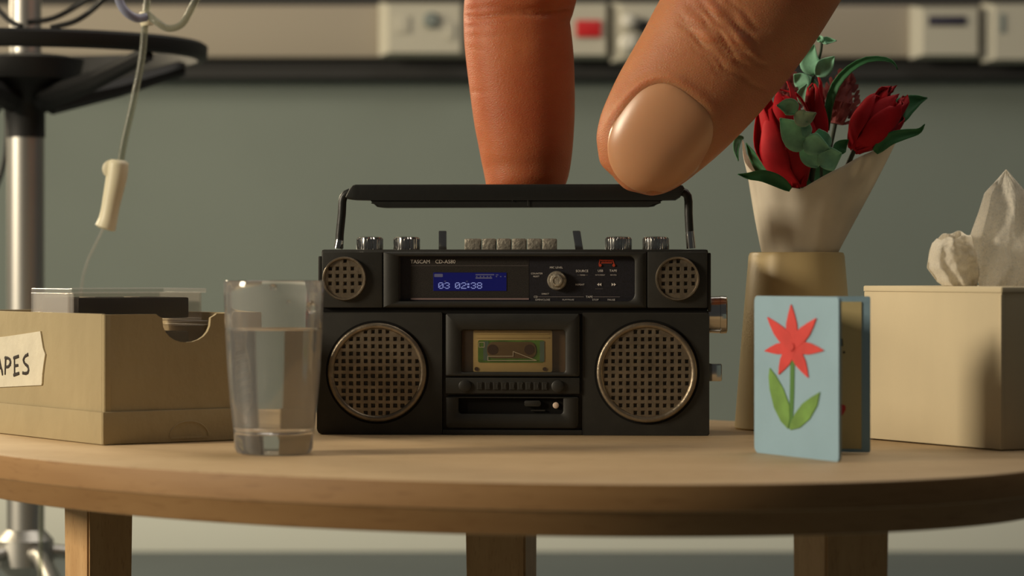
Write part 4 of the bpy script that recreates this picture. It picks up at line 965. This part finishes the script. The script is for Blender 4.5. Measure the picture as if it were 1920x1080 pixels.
def big(u, v):
    a_ = interp_px(Lt, v); c_ = interp_px(Rt, v); x_ = a_[0]+(c_[0]-a_[0])*u; y_ = a_[1]+(c_[1]-a_[1])*u
    nz = mnoise.fractal(Vector((u*3.0, v*3.2, 1.7)), 0.8, 2.0, 4)
    d = TD+0.010*math.sin(u*5.2+v*2.0+0.4)*(0.35+0.65*math.sin(math.pi*min(1, v+.15)))-0.014*math.exp(-((u-v*0.9-0.05)/0.16)**2)*(1-v*0.5)+0.003*nz
    if u < 0.16: d -= (0.16-u)*0.22*math.sin(math.pi*min(1, max(0, (v-0.28)/0.6)))
    return P(x_+2.0*nz*math.sin(u*3), y_, d)-tor
sheet('sheet', M['tissue_thin'], ts, big, 70, 70, 0.0006)
Ls = [(0, 1768, 536), (0.10, 1757, 528), (0.28, 1738, 502), (0.55, 1743, 470), (0.8, 1748, 456), (1, 1757, 447)]
Rs = [(0, 1832, 536), (0.2, 1837, 515), (0.45, 1832, 488), (0.7, 1827, 464), (0.9, 1824, 450), (1, 1820, 444)]
def small(off, sgn):
    def f(u, v):
        a_ = interp_px(Ls, v); c_ = interp_px(Rs, v); x_ = a_[0]+(c_[0]-a_[0])*u; y_ = a_[1]+(c_[1]-a_[1])*u
        nz = mnoise.fractal(Vector((u*3.5, v*3.0, 5.1+off)), 0.8, 2.0, 4)
        d = TD-0.03-sgn*0.036*math.sin(math.pi*u)**0.8*math.sin(math.pi*(0.18+0.42*v))+0.0035*math.sin(u*17+2.5*v)*(1-v*.3)+0.006*nz
        return P(x_+2.5*math.sin(v*9+off)*math.sin(u*6), y_+v**5*(2.5*math.sin(u*14+off*2)+(2 if sgn > 0 else -9)*math.sin(math.pi*u)-3*u), d)-tor
    return f
sheet('fold', M['tissue'], ts, small(0, 1), 46, 40, 0.0006); sheet('fold', M['tissue'], ts, small(1, -1), 46, 40, 0.0006)

# ------------------------------------------------------------------ the hand
def catmull_rows(rows, n):
    rows = np.array(rows, float); t = np.arange(len(rows)); out_ = []
    ext = np.vstack([2*rows[0]-rows[1], rows, 2*rows[-1]-rows[-2]])
    for i in range(1, len(ext)-2):
        p0, p1, p2, p3 = ext[i-1:i+3]
        for k_ in range(n):
            s = k_/n; out_.append(0.5*((2*p1)+(-p0+p2)*s+(2*p0-5*p1+4*p2-p3)*s*s+(-p0+3*p1-3*p2+p3)*s**3))
    out_.append(rows[-1]); return np.array(out_)
def add_finger(bm, rows, n=56, sub=8):
    """rows: px, py, depth, half width px, half thickness px; tip first"""
    rr_ = catmull_rows(rows, sub); pts = [P(r_[0], r_[1], r_[2]) for r_ in rr_]; rings = []
    for i, r_ in enumerate(rr_):
        T_ = (pts[min(i+1, len(pts)-1)]-pts[max(i-1, 0)]).normalized(); D = Vector((0, 1, 0)); D = (D-T_*D.dot(T_)).normalized(); Bv = T_.cross(D)
        kk = r_[2]/F; w_ = max(r_[3], 0.5)*kk; d_ = max(r_[4], 0.5)*kk
        rings.append([bm.verts.new(pts[i]+Bv*w_*math.copysign(abs(math.cos(a))**0.93, math.cos(a))+D*d_*math.copysign(abs(math.sin(a))**0.93, math.sin(a))) for a in [2*math.pi*k_/n for k_ in range(n)]])
    for A, C in zip(rings[:-1], rings[1:]):
        for k_ in range(n): bm.faces.new((A[k_], A[(k_+1) % n], C[(k_+1) % n], C[k_]))
    bm.faces.new(rings[0][::-1]); bm.faces.new(rings[-1])
DI, DTH = 4.525, 4.30
index = [(988, 382, DI-.01, 4, 4), (988, 380.5, DI-.01, 30, 26), (987.5, 374, DI-.01, 56, 48), (987, 363, DI-.008, 68, 62), (986, 345, DI-.005, 75, 72), (987, 310, DI, 83, 80), (986, 270, DI, 89, 86), (983, 220, DI, 95, 90), (979, 160, DI, 99, 92), (975, 110, DI, 101, 92), (971, 70, DI, 101, 90), (968.5, 38, DI, 99.5, 88), (969, 22, DI, 100, 87), (973, 2, DI, 105, 91), (978, -40, DI, 109, 96), (985, -120, DI, 110, 98), (1000, -220, DI, 111, 100), (1050, -340, DI, 116, 108), (1130, -440, DI-.02, 122, 112), (1240, -530, DI-.05, 130, 118), (1380, -620, DI-.1, 150, 125)]
thumb = [(1157, 341, DTH, 4, 4), (1160, 338, DTH, 34, 28), (1167, 329, DTH, 58, 46), (1182, 311, DTH, 82, 64), (1203, 284, DTH, 99, 78), (1228, 250, DTH, 111, 88), (1256, 213, DTH, 121, 96), (1286, 174, DTH, 128, 102), (1316, 134, DTH, 134, 108), (1342, 96, DTH, 139, 112), (1366, 60, DTH, 143, 116), (1398, 8, DTH, 148, 122), (1440, -66, DTH, 152, 130), (1490, -160, DTH, 156, 136), (1530, -270, DTH+.02, 162, 140), (1550, -400, DTH+.05, 175, 150), (1540, -540, DTH+.1, 190, 160)]
others = [[(1060, -170, 4.72, 4, 4), (1064, -176, 4.72, 60, 60), (1080, -230, 4.72, 90, 86), (1105, -320, 4.74, 100, 96), (1170, -430, 4.74, 108, 104), (1280, -530, 4.70, 116, 110), (1420, -620, 4.6, 140, 120)],
          [(1140, -200, 4.90, 4, 4), (1144, -206, 4.90, 56, 56), (1160, -260, 4.90, 82, 80), (1185, -350, 4.90, 92, 90), (1250, -450, 4.88, 100, 96), (1350, -550, 4.82, 108, 102), (1470, -640, 4.7, 130, 115)],
          [(1230, -260, 5.06, 4, 4), (1234, -266, 5.06, 48, 48), (1248, -310, 5.06, 70, 68), (1270, -390, 5.05, 78, 76), (1330, -480, 5.02, 86, 82), (1420, -570, 4.94, 95, 90), (1520, -660, 4.8, 120, 105)]]
palm = [(1330, -540, 4.6, 30, 60), (1380, -570, 4.6, 150, 190), (1450, -640, 4.6, 230, 260), (1530, -760, 4.6, 260, 260), (1600, -920, 4.6, 240, 200), (1650, -1080, 4.6, 190, 160), (1690, -1250, 4.6, 170, 140), (1730, -1450, 4.6, 175, 145)]
bm = bmesh.new()
for rows in [index, thumb]+others+[palm]: add_finger(bm, rows)
me = bm_mesh(bm)
tmp = bpy.data.objects.new('tmp', me); COL.objects.link(tmp)
md = tmp.modifiers.new('r', 'REMESH'); md.mode = 'VOXEL'; md.voxel_size = 0.0042
md = tmp.modifiers.new('s', 'SMOOTH'); md.factor = 0.5; md.iterations = 4
me2 = bpy.data.meshes.new_from_object(tmp.evaluated_get(bpy.context.evaluated_depsgraph_get()))
bpy.data.objects.remove(tmp); bpy.data.meshes.remove(me)
# creases, knuckle folds and the nail bed, pushed into the surface along its normals
N = len(me2.vertices); co = np.zeros(N*3); me2.vertices.foreach_get('co', co); co = co.reshape(-1, 3)
nr = np.zeros(N*3); me2.vertex_normals.foreach_get('vector', nr); nr = nr.reshape(-1, 3)
px = 960+co[:, 0]/co[:, 1]*F; py = HY+(ZC-co[:, 2])/co[:, 1]*F
front = np.clip(-nr[:, 1]*2.2, 0, 1); isth = co[:, 1] < 4.425
isth &= ~((px < 1110) & (py > -200))
disp = np.zeros(N)
# thumb frame: origin at the nail's middle, a along the thumb (towards the knuckle), b across
ao = np.array([1228., 248.]); au = np.array([0.60, -0.80]); bu = np.array([0.80, 0.60])
ta_ = (px-ao[0])*au[0]+(py-ao[1])*au[1]; tb_ = (px-ao[0])*bu[0]+(py-ao[1])*bu[1]
def crease(c, depth, width, wob, seed, lo, hi):
    w_ = c+wob*np.sin(tb_*0.045+seed)+wob*0.6*np.sin(tb_*0.11+seed*2.3)
    m_ = np.clip((tb_-lo)/25, 0, 1)*np.clip((hi-tb_)/25, 0, 1)
    return -depth*np.exp(-((ta_-w_)/width)**2)*m_
rs = np.random.RandomState(3)
d_ = np.zeros(N)
for c, dp, wd_ in ((168, .0016, 3.0), (180, .0024, 3.5), (193, .0034, 4.0), (206, .0028, 4.0), (219, .0036, 4.5), (233, .0030, 4.5), (247, .0036, 5), (262, .0026, 5), (278, .0022, 5)):
    d_ += crease(c, dp, wd_, 5, rs.uniform(0, 6), rs.uniform(-110, -60), rs.uniform(30, 140))
d_ += 0.006*np.exp(-((ta_-222)/45)**2)*np.exp(-((tb_-5)/70)**2)
for c, s0 in ((235, 20), (205, -25), (250, -45), (228, 60)):    # lumps of loose skin on the knuckle
    d_ += 0.0035*np.exp(-((ta_-c)/11)**2-((tb_-s0)/22)**2)
disp += d_*isth*front
# nail bed
qa = (ta_+5)/99.0; qb = (tb_-16)/88.0
rq = (np.abs(qa)**2.8+np.abs(qb)**2.8)**(1/2.8)
disp += isth*front*(-0.0040*np.clip((1.0-rq)/0.10, 0, 1)*np.clip((ta_+90)/40, 0, 1) + 0.0046*np.exp(-((rq-1.12)/0.08)**2)*np.clip((ta_+60)/60, 0, 1)*np.clip(0.55-(tb_-15)/160.0, 0.15, 1))
# index creases
isi = (px < 1115) & (py < 340) & (py > -120) & (co[:, 1] < 4.62)
for c, dp, wd_, sl, m0, m1 in ((26, .0050, 5.5, -0.05, 860, 1090), (15, .0030, 4, -0.02, 860, 1060), (40, .0022, 4, -0.10, 862, 980), (100, .0010, 3, 0.12, 868, 930), (178, .0014, 3, 0.10, 868, 925), (62, .0012, 3, -.1, 862, 960)):
    w_ = c+sl*(px-960)+2*np.sin(px*0.05+c); disp += -dp*isi*np.exp(-((py-w_)/wd_)**2)*np.clip((px-m0)/20, 0, 1)*np.clip((m1-px)/30, 0, 1)*front
co += nr*disp[:, None]
me2.vertices.foreach_set('co', co.ravel()); me2.update()
hand = thing('hand', 'bare hand reaching down, finger and thumb pinching the radio handle', 'hand', P(1200, 200, 4.4))
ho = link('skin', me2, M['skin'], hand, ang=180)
ho.location = -hand.location
# nail plate on the thumb
rows = catmull_rows(thumb, 8)
def thumb_row(a_):
    c = ao+au*a_; tt = (rows[:, 0]-c[0])*au[0]+(rows[:, 1]-c[1])*au[1]
    i = int(np.clip(np.searchsorted(tt, 0.0), 1, len(rows)-1)); f_ = float(np.clip(-tt[i-1]/max(tt[i]-tt[i-1], 1e-6), 0, 1))
    return c, rows[i-1]*(1-f_)+rows[i]*f_
def thumb_front(a_, b_):
    c, ctr = thumb_row(a_); off = (c-ctr[:2]) @ bu
    q_ = (b_+off)/ctr[3]; q_ = max(-0.985, min(0.985, q_))
    dep = ctr[2]-(1-abs(q_)**2.06)**(1/2.06)*ctr[4]*ctr[2]/F
    pxy = c+bu*b_
    return pxy, dep
NA0, NA1, NHW, NB = -110.0, 93.0, 89.0, 15.0
def ring_half(a_): return float(thumb_row(a_)[1][3])
def nailf(u, v):
    # v 0 at the free edge, 1 at the cuticle; u across
    s = (u-0.5)*2; am = 0.5*(NA0+NA1); hl = 0.5*(NA1-NA0); vv = -math.cos(math.pi*v)
    ex = 2.9 if vv > 0 else 2.05
    half = min(NHW*(1-min(0.99999, abs(vv))**ex)**(1/ex), 200) if abs(vv) < 0.99999 else 1.0
    a_ = am+hl*vv; rh = ring_half(a_)*0.97; b_ = NB+s*half; b_ = max(-rh, min(rh, b_))
    pxy, dep = thumb_front(a_, b_)
    edge = max(abs(s)**6, max(0, vv)**14)
    return P(pxy[0], pxy[1], dep+0.0016-0.0024*(1-edge))-hand.location
sheet('thumbnail', M['nail'], hand, nailf, 48, 60, 0.003, label='glossy pale pink thumbnail')
